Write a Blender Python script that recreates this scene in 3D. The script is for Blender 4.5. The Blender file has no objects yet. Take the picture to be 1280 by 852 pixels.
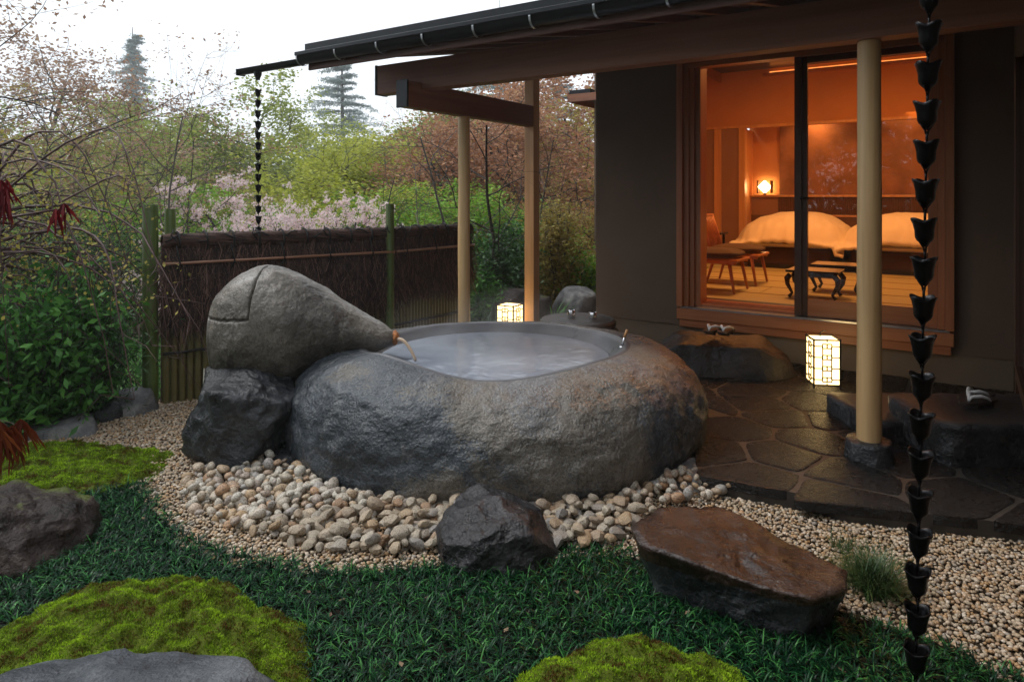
import bpy, math, random
import numpy as np
from mathutils import Vector, Matrix, noise

sc = bpy.context.scene
COL = sc.collection
F = 853.0          # focal length in photo pixels (24 mm shift lens)
HZ = 245.0         # horizon row of the photo
CAMZ = 1.6

# ------------------------------------------------------------------ camera
cam_d = bpy.data.cameras.new('camera')
cam = bpy.data.objects.new('camera', cam_d)
COL.objects.link(cam)
cam.location = (0, 0, CAMZ)
cam.rotation_euler = (math.radians(90), 0, 0)
cam_d.sensor_width = 36.0
cam_d.lens = 36.0 * F / 1280.0
cam_d.shift_y = -(426.0 - HZ) / 1280.0
cam_d.clip_start = 0.05
cam_d.clip_end = 2000
sc.camera = cam

# ------------------------------------------------------------------ light
SUN_EL, SUN_AZ = 58.0, 285.0
w = bpy.data.worlds.new("World")
sc.world = w
w.use_nodes = True
nt = w.node_tree
nt.nodes.clear()
sky = nt.nodes.new('ShaderNodeTexSky')
sky.sky_type = 'NISHITA'
sky.sun_disc = False
sky.sun_elevation = math.radians(SUN_EL)
sky.sun_rotation = math.radians(SUN_AZ)
sky.dust_density = 4.0
cl = nt.nodes.new('ShaderNodeTexCoord')
no = nt.nodes.new('ShaderNodeTexNoise')
no.inputs['Scale'].default_value = 1.6
no.inputs['Detail'].default_value = 5
ramp = nt.nodes.new('ShaderNodeValToRGB')
ramp.color_ramp.elements[0].position = .3
ramp.color_ramp.elements[0].color = (8.2, 9.0, 10.0, 1)
ramp.color_ramp.elements[1].position = .62
ramp.color_ramp.elements[1].color = (9.6, 10.0, 10.4, 1)
mix = nt.nodes.new('ShaderNodeMixRGB')
mix.inputs[0].default_value = .93
bg = nt.nodes.new('ShaderNodeBackground')
bg.inputs[1].default_value = 0.1
out = nt.nodes.new('ShaderNodeOutputWorld')
nt.links.new(cl.outputs['Generated'], no.inputs['Vector'])
nt.links.new(no.outputs['Fac'], ramp.inputs[0])
nt.links.new(sky.outputs[0], mix.inputs[1])
nt.links.new(ramp.outputs[0], mix.inputs[2])
nt.links.new(mix.outputs[0], bg.inputs[0])
nt.links.new(bg.outputs[0], out.inputs[0])

sd = bpy.data.lights.new('sun', 'SUN')
sd.energy = 1.5
sd.angle = math.radians(16)
sd.color = (1, .98, .95)
sun = bpy.data.objects.new('sun', sd)
COL.objects.link(sun)
a, e = math.radians(SUN_AZ), math.radians(SUN_EL)
sdir = Vector((math.sin(a) * math.cos(e), math.cos(a) * math.cos(e), math.sin(e)))
sun.rotation_euler = sdir.to_track_quat('Z', 'Y').to_euler()

sc.view_settings.view_transform = 'Standard'
sc.view_settings.look = 'None'
sc.view_settings.exposure = 0.42
sc.view_settings.gamma = 1.0
sc.cycles.use_denoising = True
sc.cycles.max_bounces = 8
sc.cycles.diffuse_bounces = 3
sc.cycles.glossy_bounces = 3
sc.cycles.transmission_bounces = 6
sc.cycles.transparent_max_bounces = 12
sc.cycles.volume_bounces = 2
sc.cycles.sample_clamp_indirect = 4.0
sc.cycles.volume_step_rate = 4.0
sc.cycles.volume_max_steps = 64
sc.cycles.use_adaptive_sampling = True
sc.cycles.adaptive_threshold = 0.015

# ------------------------------------------------------------------ frames
EX = np.array([.8303, -.5573]); EY = np.array([.5573, .8303]); HO = np.array([1.52, 6.84])
HANG = math.atan2(EX[1], EX[0])

def hw(s, t, z=0.0):
    """house frame -> world"""
    p = HO + s * EX + t * EY
    return Vector((p[0], p[1], z))

def gp(px, py, z=0.0):
    """photo pixel -> point on the horizontal plane at height z"""
    y = (CAMZ - z) * F / (py - HZ)
    return Vector(((px - 640) / F * y, y, z))

def pt(px, py, Y):
    return Vector(((px - 640) / F * Y, Y, CAMZ - (py - HZ) / F * Y))

# ------------------------------------------------------------------ object helpers
def setp(o, label=None, cat=None, group=None, kind=None):
    if label: o['label'] = label
    if cat: o['category'] = cat
    if group: o['group'] = group
    if kind: o['kind'] = kind
    return o

def empty(name, loc=(0, 0, 0), rz=0.0, label=None, cat=None, group=None, kind=None):
    o = bpy.data.objects.new(name, None)
    o.empty_display_size = .1
    COL.objects.link(o)
    o.location = loc
    o.rotation_euler = (0, 0, rz)
    return setp(o, label, cat, group, kind)

def link(name, me, parent=None, loc=None, rot=None):
    o = bpy.data.objects.new(name, me)
    COL.objects.link(o)
    if parent is not None: o.parent = parent
    if loc is not None: o.location = loc
    if rot is not None: o.rotation_euler = rot
    return o

def np_mesh(name, V, faces, mat=None, smooth=False):
    """V (n,3); faces: list of (m,k) integer arrays"""
    me = bpy.data.meshes.new(name)
    V = np.asarray(V, dtype=np.float32)
    me.vertices.add(len(V))
    me.vertices.foreach_set('co', V.ravel())
    if not isinstance(faces, list): faces = [faces]
    faces = [np.asarray(f, dtype=np.int32) for f in faces if len(f)]
    tot = sum(f.size for f in faces); nf = sum(len(f) for f in faces)
    me.loops.add(tot)
    me.loops.foreach_set('vertex_index', np.concatenate([f.ravel() for f in faces]))
    me.polygons.add(nf)
    cnt = np.concatenate([np.full(len(f), f.shape[1], dtype=np.int32) for f in faces])
    st = np.concatenate([[0], np.cumsum(cnt)[:-1]]).astype(np.int32)
    me.polygons.foreach_set('loop_start', st)
    me.polygons.foreach_set('loop_total', cnt)
    if smooth: me.polygons.foreach_set('use_smooth', np.ones(nf, dtype=bool))
    me.update(calc_edges=True)
    me.validate()
    if mat: me.materials.append(mat)
    return me

class MB:
    """collects simple shapes into one mesh"""
    def __init__(s): s.v = []; s.f = []
    def add(s, vs, fs):
        n = len(s.v); s.v += [tuple(v) for v in vs]; s.f += [tuple(i + n for i in f) for f in fs]
    def box(s, lo, hi, b=0.0):
        x0, y0, z0 = lo; x1, y1, z1 = hi
        if x0 > x1: x0, x1 = x1, x0
        if y0 > y1: y0, y1 = y1, y0
        if z0 > z1: z0, z1 = z1, z0
        if b <= 0:
            vs = [(x, y, z) for z in (z0, z1) for y in (y0, y1) for x in (x0, x1)]
            s.add(vs, [(0, 2, 3, 1), (4, 5, 7, 6), (0, 1, 5, 4), (2, 6, 7, 3), (0, 4, 6, 2), (1, 3, 7, 5)])
            return s
        b = min(b, (x1 - x0) / 2.01, (y1 - y0) / 2.01, (z1 - z0) / 2.01)
        L = [(x0, x1), (y0, y1), (z0, z1)]
        vs = []; idx = {}
        for sx in (0, 1):
            for sy in (0, 1):
                for sz in (0, 1):
                    sg = (sx, sy, sz)
                    for ax in range(3):
                        p = []
                        for k in range(3):
                            c = L[k][sg[k]]
                            if k != ax: c += b if sg[k] == 0 else -b
                            p.append(c)
                        idx[(sg, ax)] = len(vs); vs.append(tuple(p))
        fs = []
        for ax in range(3):
            u, v = [k for k in range(3) if k != ax]
            for sd_ in (0, 1):
                q = []
                for (a_, b_) in ((0, 0), (1, 0), (1, 1), (0, 1)):
                    sg = [0, 0, 0]; sg[ax] = sd_; sg[u] = a_; sg[v] = b_
                    q.append(idx[(tuple(sg), ax)])
                flip = (sd_ == 0) ^ (ax == 1)
                fs.append(tuple(q[::-1] if flip else q))
        for ax in range(3):   # edge chamfers, edge direction = ax
            u, v = [k for k in range(3) if k != ax]
            for a_ in (0, 1):
                for b_ in (0, 1):
                    s0 = [0, 0, 0]; s1 = [0, 0, 0]
                    s0[u] = s1[u] = a_; s0[v] = s1[v] = b_; s1[ax] = 1
                    s0 = tuple(s0); s1 = tuple(s1)
                    fs.append((idx[(s0, u)], idx[(s1, u)], idx[(s1, v)], idx[(s0, v)]))
        for sg in [(i, j, k) for i in (0, 1) for j in (0, 1) for k in (0, 1)]:
            fs.append((idx[(sg, 0)], idx[(sg, 1)], idx[(sg, 2)]))
        s.add(vs, fs)
        return s
    def tube(s, pts, rad, n=8, cap=True, squash=1.0):
        pts = [Vector(p) for p in pts]
        if not hasattr(rad, '__len__'): rad = [rad] * len(pts)
        base = len(s.v); prev = None
        for i, p in enumerate(pts):
            d = (pts[min(i + 1, len(pts) - 1)] - pts[max(i - 1, 0)])
            if d.length < 1e-9: d = Vector((0, 0, 1))
            d.normalize()
            if prev is None:
                u = d.orthogonal().normalized()
            else:
                u = (prev - d * prev.dot(d))
                u = u.normalized() if u.length > 1e-6 else d.orthogonal().normalized()
            prev = u; v = d.cross(u)
            for k in range(n):
                a_ = 2 * math.pi * k / n
                s.v.append(tuple(p + (u * math.cos(a_) + v * math.sin(a_) * squash) * rad[i]))
        for i in range(len(pts) - 1):
            for k in range(n):
                a0 = base + i * n + k; a1 = base + i * n + (k + 1) % n
                s.f.append((a0, a1, a1 + n, a0 + n))
        if cap:
            s.f.append(tuple(base + k for k in range(n))[::-1])
            e0 = base + (len(pts) - 1) * n
            s.f.append(tuple(e0 + k for k in range(n)))
        return s
    def lathe(s, prof, n=24, c=(0, 0, 0), mod=None, closed=False):
        base = len(s.v)
        for (r, z) in prof:
            for k in range(n):
                a_ = 2 * math.pi * k / n
                rr = r * (mod(a_, z) if mod else 1)
                s.v.append((c[0] + rr * math.cos(a_), c[1] + rr * math.sin(a_), c[2] + z))
        for i in range(len(prof) - 1):
            for k in range(n):
                a0 = base + i * n + k; a1 = base + i * n + (k + 1) % n
                s.f.append((a0, a1, a1 + n, a0 + n))
        if closed:
            s.f.append(tuple(base + k for k in range(n))[::-1])
            e0 = base + (len(prof) - 1) * n
            s.f.append(tuple(e0 + k for k in range(n)))
        return s
    def prism(s, poly, z0, z1):
        n = len(poly)
        vs = [(p[0], p[1], z0) for p in poly] + [(p[0], p[1], z1) for p in poly]
        s.add(vs, [tuple(range(n))[::-1], tuple(range(n, 2 * n))] + [(i, (i + 1) % n, n + (i + 1) % n, n + i) for i in range(n)])
        return s
    def mesh(s, name, mat, smooth=False):
        me = bpy.data.meshes.new(name)
        me.from_pydata(s.v, [], s.f)
        if smooth:
            me.polygons.foreach_set('use_smooth', np.ones(len(me.polygons), dtype=bool))
        me.update()
        if mat: me.materials.append(mat)
        return me
    def obj(s, name, mat, parent=None, loc=None, rot=None, smooth=False):
        return link(name, s.mesh(name, mat, smooth), parent, loc, rot)

def auto_smooth(o, ang=40):
    me = o.data
    me.polygons.foreach_set('use_smooth', np.ones(len(me.polygons), dtype=bool))
    me.set_sharp_from_angle(angle=math.radians(ang))
    return o

def beam(name, p0, p1, w_, h_, mat, parent=None, b=.004, off=(0, 0)):
    """box from p0 to p1 (centre line), its own X axis along the beam so grain runs lengthwise"""
    p0 = Vector(p0); p1 = Vector(p1); d = p1 - p0; L = d.length
    x = d.normalized()
    up = Vector((0, 0, 1)) if abs(x.z) < .9 else Vector((0, 1, 0))
    y = up.cross(x).normalized(); z = x.cross(y)
    m = MB().box((0, -w_ / 2, -h_ / 2), (L, w_ / 2, h_ / 2), b)
    o = link(name, m.mesh(name, mat), parent)
    M = Matrix((x, y, z)).transposed().to_4x4(); M.translation = p0
    o.matrix_local = M
    return o

def copy_tree(o, parent=None):
    c = o.copy(); COL.objects.link(c); c.parent = parent
    for ch in o.children: copy_tree(ch, c)
    return c

# ------------------------------------------------------------------ materials
def new_mat(name):
    m = bpy.data.materials.new(name); m.use_nodes = True
    n = m.node_tree; b = n.nodes['Principled BSDF']
    return m, n, b

def N(nt_, t, **kw):
    x = nt_.nodes.new(t)
    for k, v in kw.items():
        if k in x.inputs: x.inputs[k].default_value = v
        else: setattr(x, k, v)
    return x

def ramp_(nt_, stops):
    r = nt_.nodes.new('ShaderNodeValToRGB')
    el = r.color_ramp.elements
    while len(el) < len(stops): el.new(.5)
    for e_, (p, c) in zip(el, stops):
        e_.position = p; e_.color = (c[0], c[1], c[2], 1)
    return r

def simple(name, col, rough=.6, metal=0.0, var=.12, scale=8.0, bump=0.0, bscale=40.0, emit=None, estr=0.0):
    m, n, b = new_mat(name)
    tc = N(n, 'ShaderNodeTexCoord'); ns = N(n, 'ShaderNodeTexNoise', Scale=scale, Detail=6.0)
    n.links.new(tc.outputs['Object'], ns.inputs['Vector'])
    d = tuple(c * (1 - var) for c in col); l = tuple(min(1, c * (1 + var)) for c in col)
    r = ramp_(n, [(.3, d), (.7, l)])
    n.links.new(ns.outputs['Fac'], r.inputs[0]); n.links.new(r.outputs[0], b.inputs['Base Color'])
    b.inputs['Roughness'].default_value = rough; b.inputs['Metallic'].default_value = metal
    if rough >= .9: b.inputs['Specular IOR Level'].default_value = .05
    if bump:
        n2 = N(n, 'ShaderNodeTexNoise', Scale=bscale, Detail=5.0)
        n.links.new(tc.outputs['Object'], n2.inputs['Vector'])
        bp = N(n, 'ShaderNodeBump', Strength=bump, Distance=.01)
        n.links.new(n2.outputs['Fac'], bp.inputs['Height']); n.links.new(bp.outputs[0], b.inputs['Normal'])
    if emit:
        b.inputs['Emission Color'].default_value = (*emit, 1); b.inputs['Emission Strength'].default_value = estr
    return m

def wood(name, c0, c1, rough=.45, scale=1.0, axis='X', bump=.15, knots=False):
    m, n, b = new_mat(name)
    tc = N(n, 'ShaderNodeTexCoord'); mp = N(n, 'ShaderNodeMapping')
    st = {'X': (.6, 14, 14), 'Y': (14, .6, 14), 'Z': (14, 14, .6)}[axis]
    mp.inputs['Scale'].default_value = tuple(k * scale for k in st)
    n.links.new(tc.outputs['Object'], mp.inputs[0])
    oi = N(n, 'ShaderNodeObjectInfo')
    add = N(n, 'ShaderNodeVectorMath', operation='ADD')
    mul = N(n, 'ShaderNodeMath', operation='MULTIPLY'); mul.inputs[1].default_value = 37.0
    n.links.new(oi.outputs['Random'], mul.inputs[0])
    n.links.new(mp.outputs[0], add.inputs[0]); n.links.new(mul.outputs[0], add.inputs[1])
    n1 = N(n, 'ShaderNodeTexNoise', Scale=1.0, Detail=4.0, Distortion=.6)
    n2 = N(n, 'ShaderNodeTexNoise', Scale=6.0, Detail=3.0)
    n.links.new(add.outputs[0], n1.inputs['Vector']); n.links.new(add.outputs[0], n2.inputs['Vector'])
    mx = N(n, 'ShaderNodeMath', operation='ADD')
    m2 = N(n, 'ShaderNodeMath', operation='MULTIPLY'); m2.inputs[1].default_value = .35
    n.links.new(n2.outputs['Fac'], m2.inputs[0]); n.links.new(n1.outputs['Fac'], mx.inputs[0]); n.links.new(m2.outputs[0], mx.inputs[1])
    r = ramp_(n, [(.45, c0), (.85, c1)])
    n.links.new(mx.outputs[0], r.inputs[0]); n.links.new(r.outputs[0], b.inputs['Base Color'])
    b.inputs['Roughness'].default_value = rough
    bp = N(n, 'ShaderNodeBump', Strength=bump, Distance=.004)
    n.links.new(mx.outputs[0], bp.inputs['Height']); n.links.new(bp.outputs[0], b.inputs['Normal'])
    return m

def stone(name, stops, rough=(.35, .6), scale=2.2, bump=.6, bdist=.02, bscale=9.0, fine=60.0, crack=.0, spec=.5, moss=None):
    m, n, b = new_mat(name)
    tc = N(n, 'ShaderNodeTexCoord')
    a1 = N(n, 'ShaderNodeTexNoise', Scale=scale, Detail=7.0, Roughness=.56, Distortion=.5)
    a2 = N(n, 'ShaderNodeTexNoise', Scale=bscale, Detail=9.0, Roughness=.65)
    a3 = N(n, 'ShaderNodeTexNoise', Scale=fine, Detail=4.0)
    for x in (a1, a2, a3): n.links.new(tc.outputs['Object'], x.inputs['Vector'])
    sm = N(n, 'ShaderNodeMath', operation='MULTIPLY_ADD'); sm.inputs[1].default_value = .22
    n.links.new(a3.outputs['Fac'], sm.inputs[0]); n.links.new(a1.outputs['Fac'], sm.inputs[2])
    sb = N(n, 'ShaderNodeMath', operation='SUBTRACT'); sb.inputs[1].default_value = .11
    n.links.new(sm.outputs[0], sb.inputs[0])
    r = ramp_(n, stops); n.links.new(sb.outputs[0], r.inputs[0])
    colr = r.outputs[0]
    # pale veins
    a4 = N(n, 'ShaderNodeTexNoise', Scale=scale * 1.7, Detail=6.0, Distortion=1.2)
    n.links.new(tc.outputs['Object'], a4.inputs['Vector'])
    rv = ramp_(n, [(.485, (0, 0, 0)), (.5, (1, 1, 1)), (.515, (0, 0, 0))])
    n.links.new(a4.outputs['Fac'], rv.inputs[0])
    mv = N(n, 'ShaderNodeMixRGB'); mv.inputs[2].default_value = (.32, .31, .30, 1)
    vf = N(n, 'ShaderNodeMath', operation='MULTIPLY'); vf.inputs[1].default_value = crack
    vg = N(n, 'ShaderNodeMath', operation='MULTIPLY')
    n.links.new(rv.outputs[0], vg.inputs[0]); n.links.new(a2.outputs['Fac'], vg.inputs[1])
    n.links.new(vg.outputs[0], vf.inputs[0]); n.links.new(vf.outputs[0], mv.inputs[0]); n.links.new(colr, mv.inputs[1])
    colr = mv.outputs[0]
    if crack >= .2:      # fine dark cracks and mineral grain
        a5 = N(n, 'ShaderNodeTexNoise', Scale=scale * 2.3, Detail=9.0, Roughness=.6, Distortion=1.8)
        n.links.new(tc.outputs['Object'], a5.inputs['Vector'])
        rc = ramp_(n, [(.488, (1, 1, 1)), (.498, (.25, .24, .23)), (.503, (.25, .24, .23)), (.513, (1, 1, 1))]); n.links.new(a5.outputs['Fac'], rc.inputs[0])
        a6 = N(n, 'ShaderNodeTexNoise', Scale=210.0, Detail=2.0); n.links.new(tc.outputs['Object'], a6.inputs['Vector'])
        rg = ramp_(n, [(.36, (.55, .55, .55)), (.5, (1, 1, 1)), (.64, (1.45, 1.42, 1.38))]); n.links.new(a6.outputs['Fac'], rg.inputs[0])
        q1 = N(n, 'ShaderNodeMixRGB', blend_type='MULTIPLY'); q1.inputs[0].default_value = .7
        q2 = N(n, 'ShaderNodeMixRGB', blend_type='MULTIPLY'); q2.inputs[0].default_value = .8
        n.links.new(colr, q1.inputs[1]); n.links.new(rc.outputs[0], q1.inputs[2]); n.links.new(q1.outputs[0], q2.inputs[1]); n.links.new(rg.outputs[0], q2.inputs[2]); colr = q2.outputs[0]
    if moss:
        ge = N(n, 'ShaderNodeNewGeometry'); sx = N(n, 'ShaderNodeSeparateXYZ')
        n.links.new(ge.outputs['Normal'], sx.inputs[0])
        mm = N(n, 'ShaderNodeMath', operation='MULTIPLY'); n.links.new(sx.outputs['Z'], mm.inputs[0]); n.links.new(a1.outputs['Fac'], mm.inputs[1])
        rm = ramp_(n, [(moss, (0, 0, 0)), (moss + .08, (1, 1, 1))]); n.links.new(mm.outputs[0], rm.inputs[0])
        m3 = N(n, 'ShaderNodeMixRGB'); m3.inputs[2].default_value = (.06, .075, .012, 1)
        n.links.new(rm.outputs[0], m3.inputs[0]); n.links.new(colr, m3.inputs[1]); colr = m3.outputs[0]
    n.links.new(colr, b.inputs['Base Color'])
    rr = N(n, 'ShaderNodeMapRange'); rr.inputs['To Min'].default_value = rough[0]; rr.inputs['To Max'].default_value = rough[1]
    rr.inputs['From Min'].default_value = .3; rr.inputs['From Max'].default_value = .7
    n.links.new(a2.outputs['Fac'], rr.inputs['Value']); n.links.new(rr.outputs[0], b.inputs['Roughness'])
    b.inputs['Specular IOR Level'].default_value = spec
    h = N(n, 'ShaderNodeMath', operation='MULTIPLY_ADD'); h.inputs[1].default_value = .4
    n.links.new(a3.outputs['Fac'], h.inputs[0]); n.links.new(a2.outputs['Fac'], h.inputs[2])
    bp = N(n, 'ShaderNodeBump', Strength=bump, Distance=bdist)
    n.links.new(h.outputs[0], bp.inputs['Height']); n.links.new(bp.outputs[0], b.inputs['Normal'])
    return m

def island(name, stops, rough=.6, spec=.4, speck=0.0, speck_scale=250.0, trans=0.0, bump=0.0, nscale=0.0, namt=.5):
    """colour picked per loose piece"""
    m, n, b = new_mat(name)
    ge = N(n, 'ShaderNodeNewGeometry')
    fac = ge.outputs['Random Per Island']
    tc = N(n, 'ShaderNodeTexCoord')
    if nscale:
        ns = N(n, 'ShaderNodeTexNoise', Scale=nscale, Detail=3.0)
        n.links.new(tc.outputs['Object'], ns.inputs['Vector'])
        mr = N(n, 'ShaderNodeMapRange'); mr.inputs['From Min'].default_value = .3; mr.inputs['From Max'].default_value = .7
        n.links.new(ns.outputs['Fac'], mr.inputs['Value'])
        mi = N(n, 'ShaderNodeMath', operation='MULTIPLY_ADD'); mi.inputs[1].default_value = 1 - namt
        m0 = N(n, 'ShaderNodeMath', operation='MULTIPLY'); m0.inputs[1].default_value = namt
        n.links.new(mr.outputs[0], m0.inputs[0]); n.links.new(fac, mi.inputs[0]); n.links.new(m0.outputs[0], mi.inputs[2])
        fac = mi.outputs[0]
    r = ramp_(n, stops); n.links.new(fac, r.inputs[0]); colr = r.outputs[0]
    if speck:
        s2 = N(n, 'ShaderNodeTexNoise', Scale=speck_scale, Detail=3.0)
        n.links.new(tc.outputs['Object'], s2.inputs['Vector'])
        r2 = ramp_(n, [(.38, (.28, .25, .22)), (.5, (1, 1, 1)), (.62, (1, 1, 1)), (.75, (1.25, 1.22, 1.15))]); n.links.new(s2.outputs['Fac'], r2.inputs[0])
        mm = N(n, 'ShaderNodeMixRGB', blend_type='MULTIPLY'); mm.inputs[0].default_value = speck
        n.links.new(colr, mm.inputs[1]); n.links.new(r2.outputs[0], mm.inputs[2]); colr = mm.outputs[0]
    n.links.new(colr, b.inputs['Base Color'])
    b.inputs['Roughness'].default_value = rough; b.inputs['Specular IOR Level'].default_value = spec
    if trans:
        tr = N(n, 'ShaderNodeBsdfTranslucent'); n.links.new(colr, tr.inputs[0])
        ms = N(n, 'ShaderNodeMixShader'); ms.inputs[0].default_value = trans
        o = n.nodes['Material Output']
        n.links.new(b.outputs[0], ms.inputs[1]); n.links.new(tr.outputs[0], ms.inputs[2]); n.links.new(ms.outputs[0], o.inputs[0])
    return m

def dup_random(name, base_fn_col, **kw):
    return island(name, base_fn_col, **kw)

MAT = {}
MAT['tub'] = stone('bath boulder stone', [(.34, (.022, .028, .035)), (.44, (.065, .077, .092)), (.50, (.13, .118, .10)), (.56, (.17, .15, .125)), (.64, (.15, .155, .165)), (.74, (.28, .27, .25))],
                   rough=(.18, .44), scale=1.25, bump=1.0, bdist=.022, bscale=11, fine=70, crack=.4)
MAT['tub_in'] = stone('smooth basin stone', [(.3, (.07, .07, .075)), (.7, (.13, .13, .14))], rough=(.25, .4), scale=3, bump=.12, bdist=.01, crack=0)
MAT['spout'] = stone('spout boulder stone', [(.34, (.035, .028, .022)), (.46, (.10, .088, .07)), (.54, (.16, .14, .115)), (.66, (.28, .275, .26))],
                     rough=(.3, .55), scale=1.7, bump=.7, bdist=.02, bscale=9, fine=60, crack=.2)
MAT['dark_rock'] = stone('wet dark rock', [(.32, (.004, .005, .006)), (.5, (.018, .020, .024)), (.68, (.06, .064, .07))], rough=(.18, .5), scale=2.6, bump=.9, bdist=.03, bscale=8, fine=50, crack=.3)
MAT['front_rock'] = stone('wet purple grey rock', [(.32, (.006, .006, .007)), (.5, (.024, .022, .024)), (.68, (.065, .06, .064))], rough=(.16, .42), scale=3.5, bump=.9, bdist=.025, bscale=12, fine=70)
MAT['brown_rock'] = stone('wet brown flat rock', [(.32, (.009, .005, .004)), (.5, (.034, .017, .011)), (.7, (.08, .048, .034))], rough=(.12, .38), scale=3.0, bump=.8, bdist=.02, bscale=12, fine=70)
MAT['mossy_rock'] = stone('mossy brown rock', [(.32, (.006, .004, .003)), (.5, (.026, .017, .014)), (.7, (.07, .05, .043))], rough=(.35, .7), scale=3.0, bump=.9, bdist=.03, bscale=9, fine=60, moss=.5, spec=.25)
MAT['grey_rock'] = stone('pale grey lichened rock', [(.32, (.05, .05, .052)), (.5, (.13, .13, .135)), (.68, (.28, .27, .25))], rough=(.4, .7), scale=5.0, bump=.8, bdist=.02, bscale=14, fine=80)
MAT['step_rock'] = stone('dark step boulder', [(.32, (.004, .003, .002)), (.5, (.014, .009, .007)), (.7, (.034, .024, .019))], rough=(.3, .6), scale=2.6, bump=.8, bdist=.025, bscale=9, fine=60)
MAT['granite_top'] = stone('cut grey granite', [(.3, (.024, .021, .019)), (.7, (.06, .054, .05))], rough=(.4, .6), scale=4, bump=.4, bdist=.008, bscale=40, fine=180)
MAT['flag'] = stone('wet flagstone', [(.3, (.003, .0025, .0022)), (.5, (.008, .0066, .0056)), (.7, (.018, .0145, .0125))], rough=(.13, .33), scale=2.5, bump=1.0, bdist=.022, bscale=36, fine=110, spec=.35)
MAT['mortar'] = simple('grey mortar joint', (.042, .036, .030), .6, var=.4, scale=14, bump=.4)
MAT['pebble'] = island('granite pebble', [(0, (.42, .36, .28)), (.3, (.52, .48, .41)), (.5, (.44, .30, .17)), (.7, (.34, .33, .31)), (.85, (.40, .23, .12)), (1, (.60, .55, .47))], rough=.55, speck=.75, speck_scale=130)
MAT['gravel'] = island('granite gravel', [(0, (.42, .32, .21)), (.25, (.54, .45, .34)), (.5, (.40, .24, .11)), (.7, (.30, .27, .23)), (.85, (.46, .28, .14)), (1, (.66, .58, .48))], rough=.55, speck=.6, speck_scale=170)
MAT['soil'] = simple('damp garden soil', (.035, .026, .017), .9, var=.4, scale=10, bump=.6, bscale=60)
MAT['cedar'] = wood('pale cedar wood', (.20, .072, .034), (.30, .12, .06), .5)
MAT['cedar_post'] = wood('peeled log post', (.48, .28, .105), (.72, .48, .24), .35, axis='Z', bump=.05, scale=.5)
MAT['cedar_b'] = wood('orange cedar post', (.52, .25, .09), (.68, .36, .15), .4, axis='Z')
MAT['cedar_dark'] = wood('brown eave timber', (.08, .03, .018), (.14, .055, .032), .55)
MAT['frame'] = wood('orange window timber', (.30, .10, .038), (.43, .16, .066), .4)
MAT['frame_z'] = wood('orange upright timber', (.30, .10, .038), (.43, .16, .066), .4, axis='Z')
MAT['door_dark'] = wood('dark sliding door stile', (.045, .02, .012), (.08, .035, .02), .4, axis='Z')
MAT['plaster'] = simple('taupe plaster', (.135, .092, .064), .85, var=.13, scale=1.3, bump=.3, bscale=160)
MAT['plaster_in'] = simple('ochre room plaster', (.56, .25, .09), .8, var=.05, scale=3, bump=.2, bscale=120)
MAT['plaster_low'] = simple('brown room plaster', (.30, .16, .095), .8, var=.05, scale=3, bump=.2, bscale=120)
MAT['art'] = simple('mottled headboard wall cloth', (.26, .12, .06), .6, var=.3, scale=3.5, bump=.5, bscale=14)
MAT['foundation'] = simple('foundation render', (.16, .118, .082), .8, var=.1, scale=4, bump=.3, bscale=90)
MAT['black_metal'] = simple('black gutter metal', (.014, .015, .017), .28, .6, var=.2)
MAT['steel'] = simple('galvanised bracket steel', (.55, .56, .58), .3, 1.0, var=.1)
MAT['chain'] = simple('black cast chain cup', (.006, .006, .007), .33, .7, var=.3, scale=30, bump=.2, bscale=90)
MAT['chrome'] = simple('brushed chrome', (.7, .7, .72), .16, 1.0, var=.05)
MAT['lacquer'] = simple('black lacquer', (.012, .010, .008), .12, 0, var=.2)
MAT['black_wood'] = simple('black lantern wood', (.02, .014, .010), .5, var=.2)
MAT['tatami'] = None
MAT['duvet'] = simple('cream duvet cotton', (.80, .72, .58), .8, var=.03, scale=3, bump=.2, bscale=12)
MAT['bedbase'] = simple('dark brown bed base cloth', (.06, .035, .025), .9, var=.3, scale=60)
MAT['cushion'] = simple('dark brown cushion cloth', (.075, .045, .03), .8, var=.15, scale=8, bump=.3, bscale=150)
MAT['chairwood'] = wood('reddish chair wood', (.36, .13, .05), (.5, .2, .08), .35)
MAT['cabinet'] = wood('dark cabinet wood', (.10, .05, .025), (.16, .08, .04), .35)
MAT['bamboo'] = None
MAT['rope'] = simple('black palm rope', (.012, .010, .009), .8, var=.3, scale=60)
MAT['white'] = simple('white cloth strap', (.75, .74, .72), .7, var=.04)
MAT['geta'] = simple('dark wooden sandal', (.03, .02, .016), .4, var=.3)
MAT['bark'] = simple('dark wet bark', (.035, .027, .022), .7, var=.45, scale=12, bump=.5, bscale=50)
MAT['bark_grey'] = simple('grey bark', (.10, .085, .075), .75, var=.35, scale=9, bump=.5, bscale=50)
MAT['twig_red'] = simple('reddish twig', (.07, .03, .025), .55, var=.35, scale=12)

# striped tatami
m, n, b = new_mat('green gold tatami rush')
tc = N(n, 'ShaderNodeTexCoord'); wv = N(n, 'ShaderNodeTexWave', Scale=60.0, Distortion=.5)
wv.bands_direction = 'Y'
n.links.new(tc.outputs['Object'], wv.inputs['Vector'])
r = ramp_(n, [(0, (.34, .30, .14)), (1, (.46, .41, .20))]); n.links.new(wv.outputs['Fac'], r.inputs[0]); n.links.new(r.outputs[0], b.inputs['Base Color'])
b.inputs['Roughness'].default_value = .55
MAT['tatami'] = m
MAT['tatami_edge'] = simple('brown tatami edging cloth', (.16, .07, .03), .8)
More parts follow.
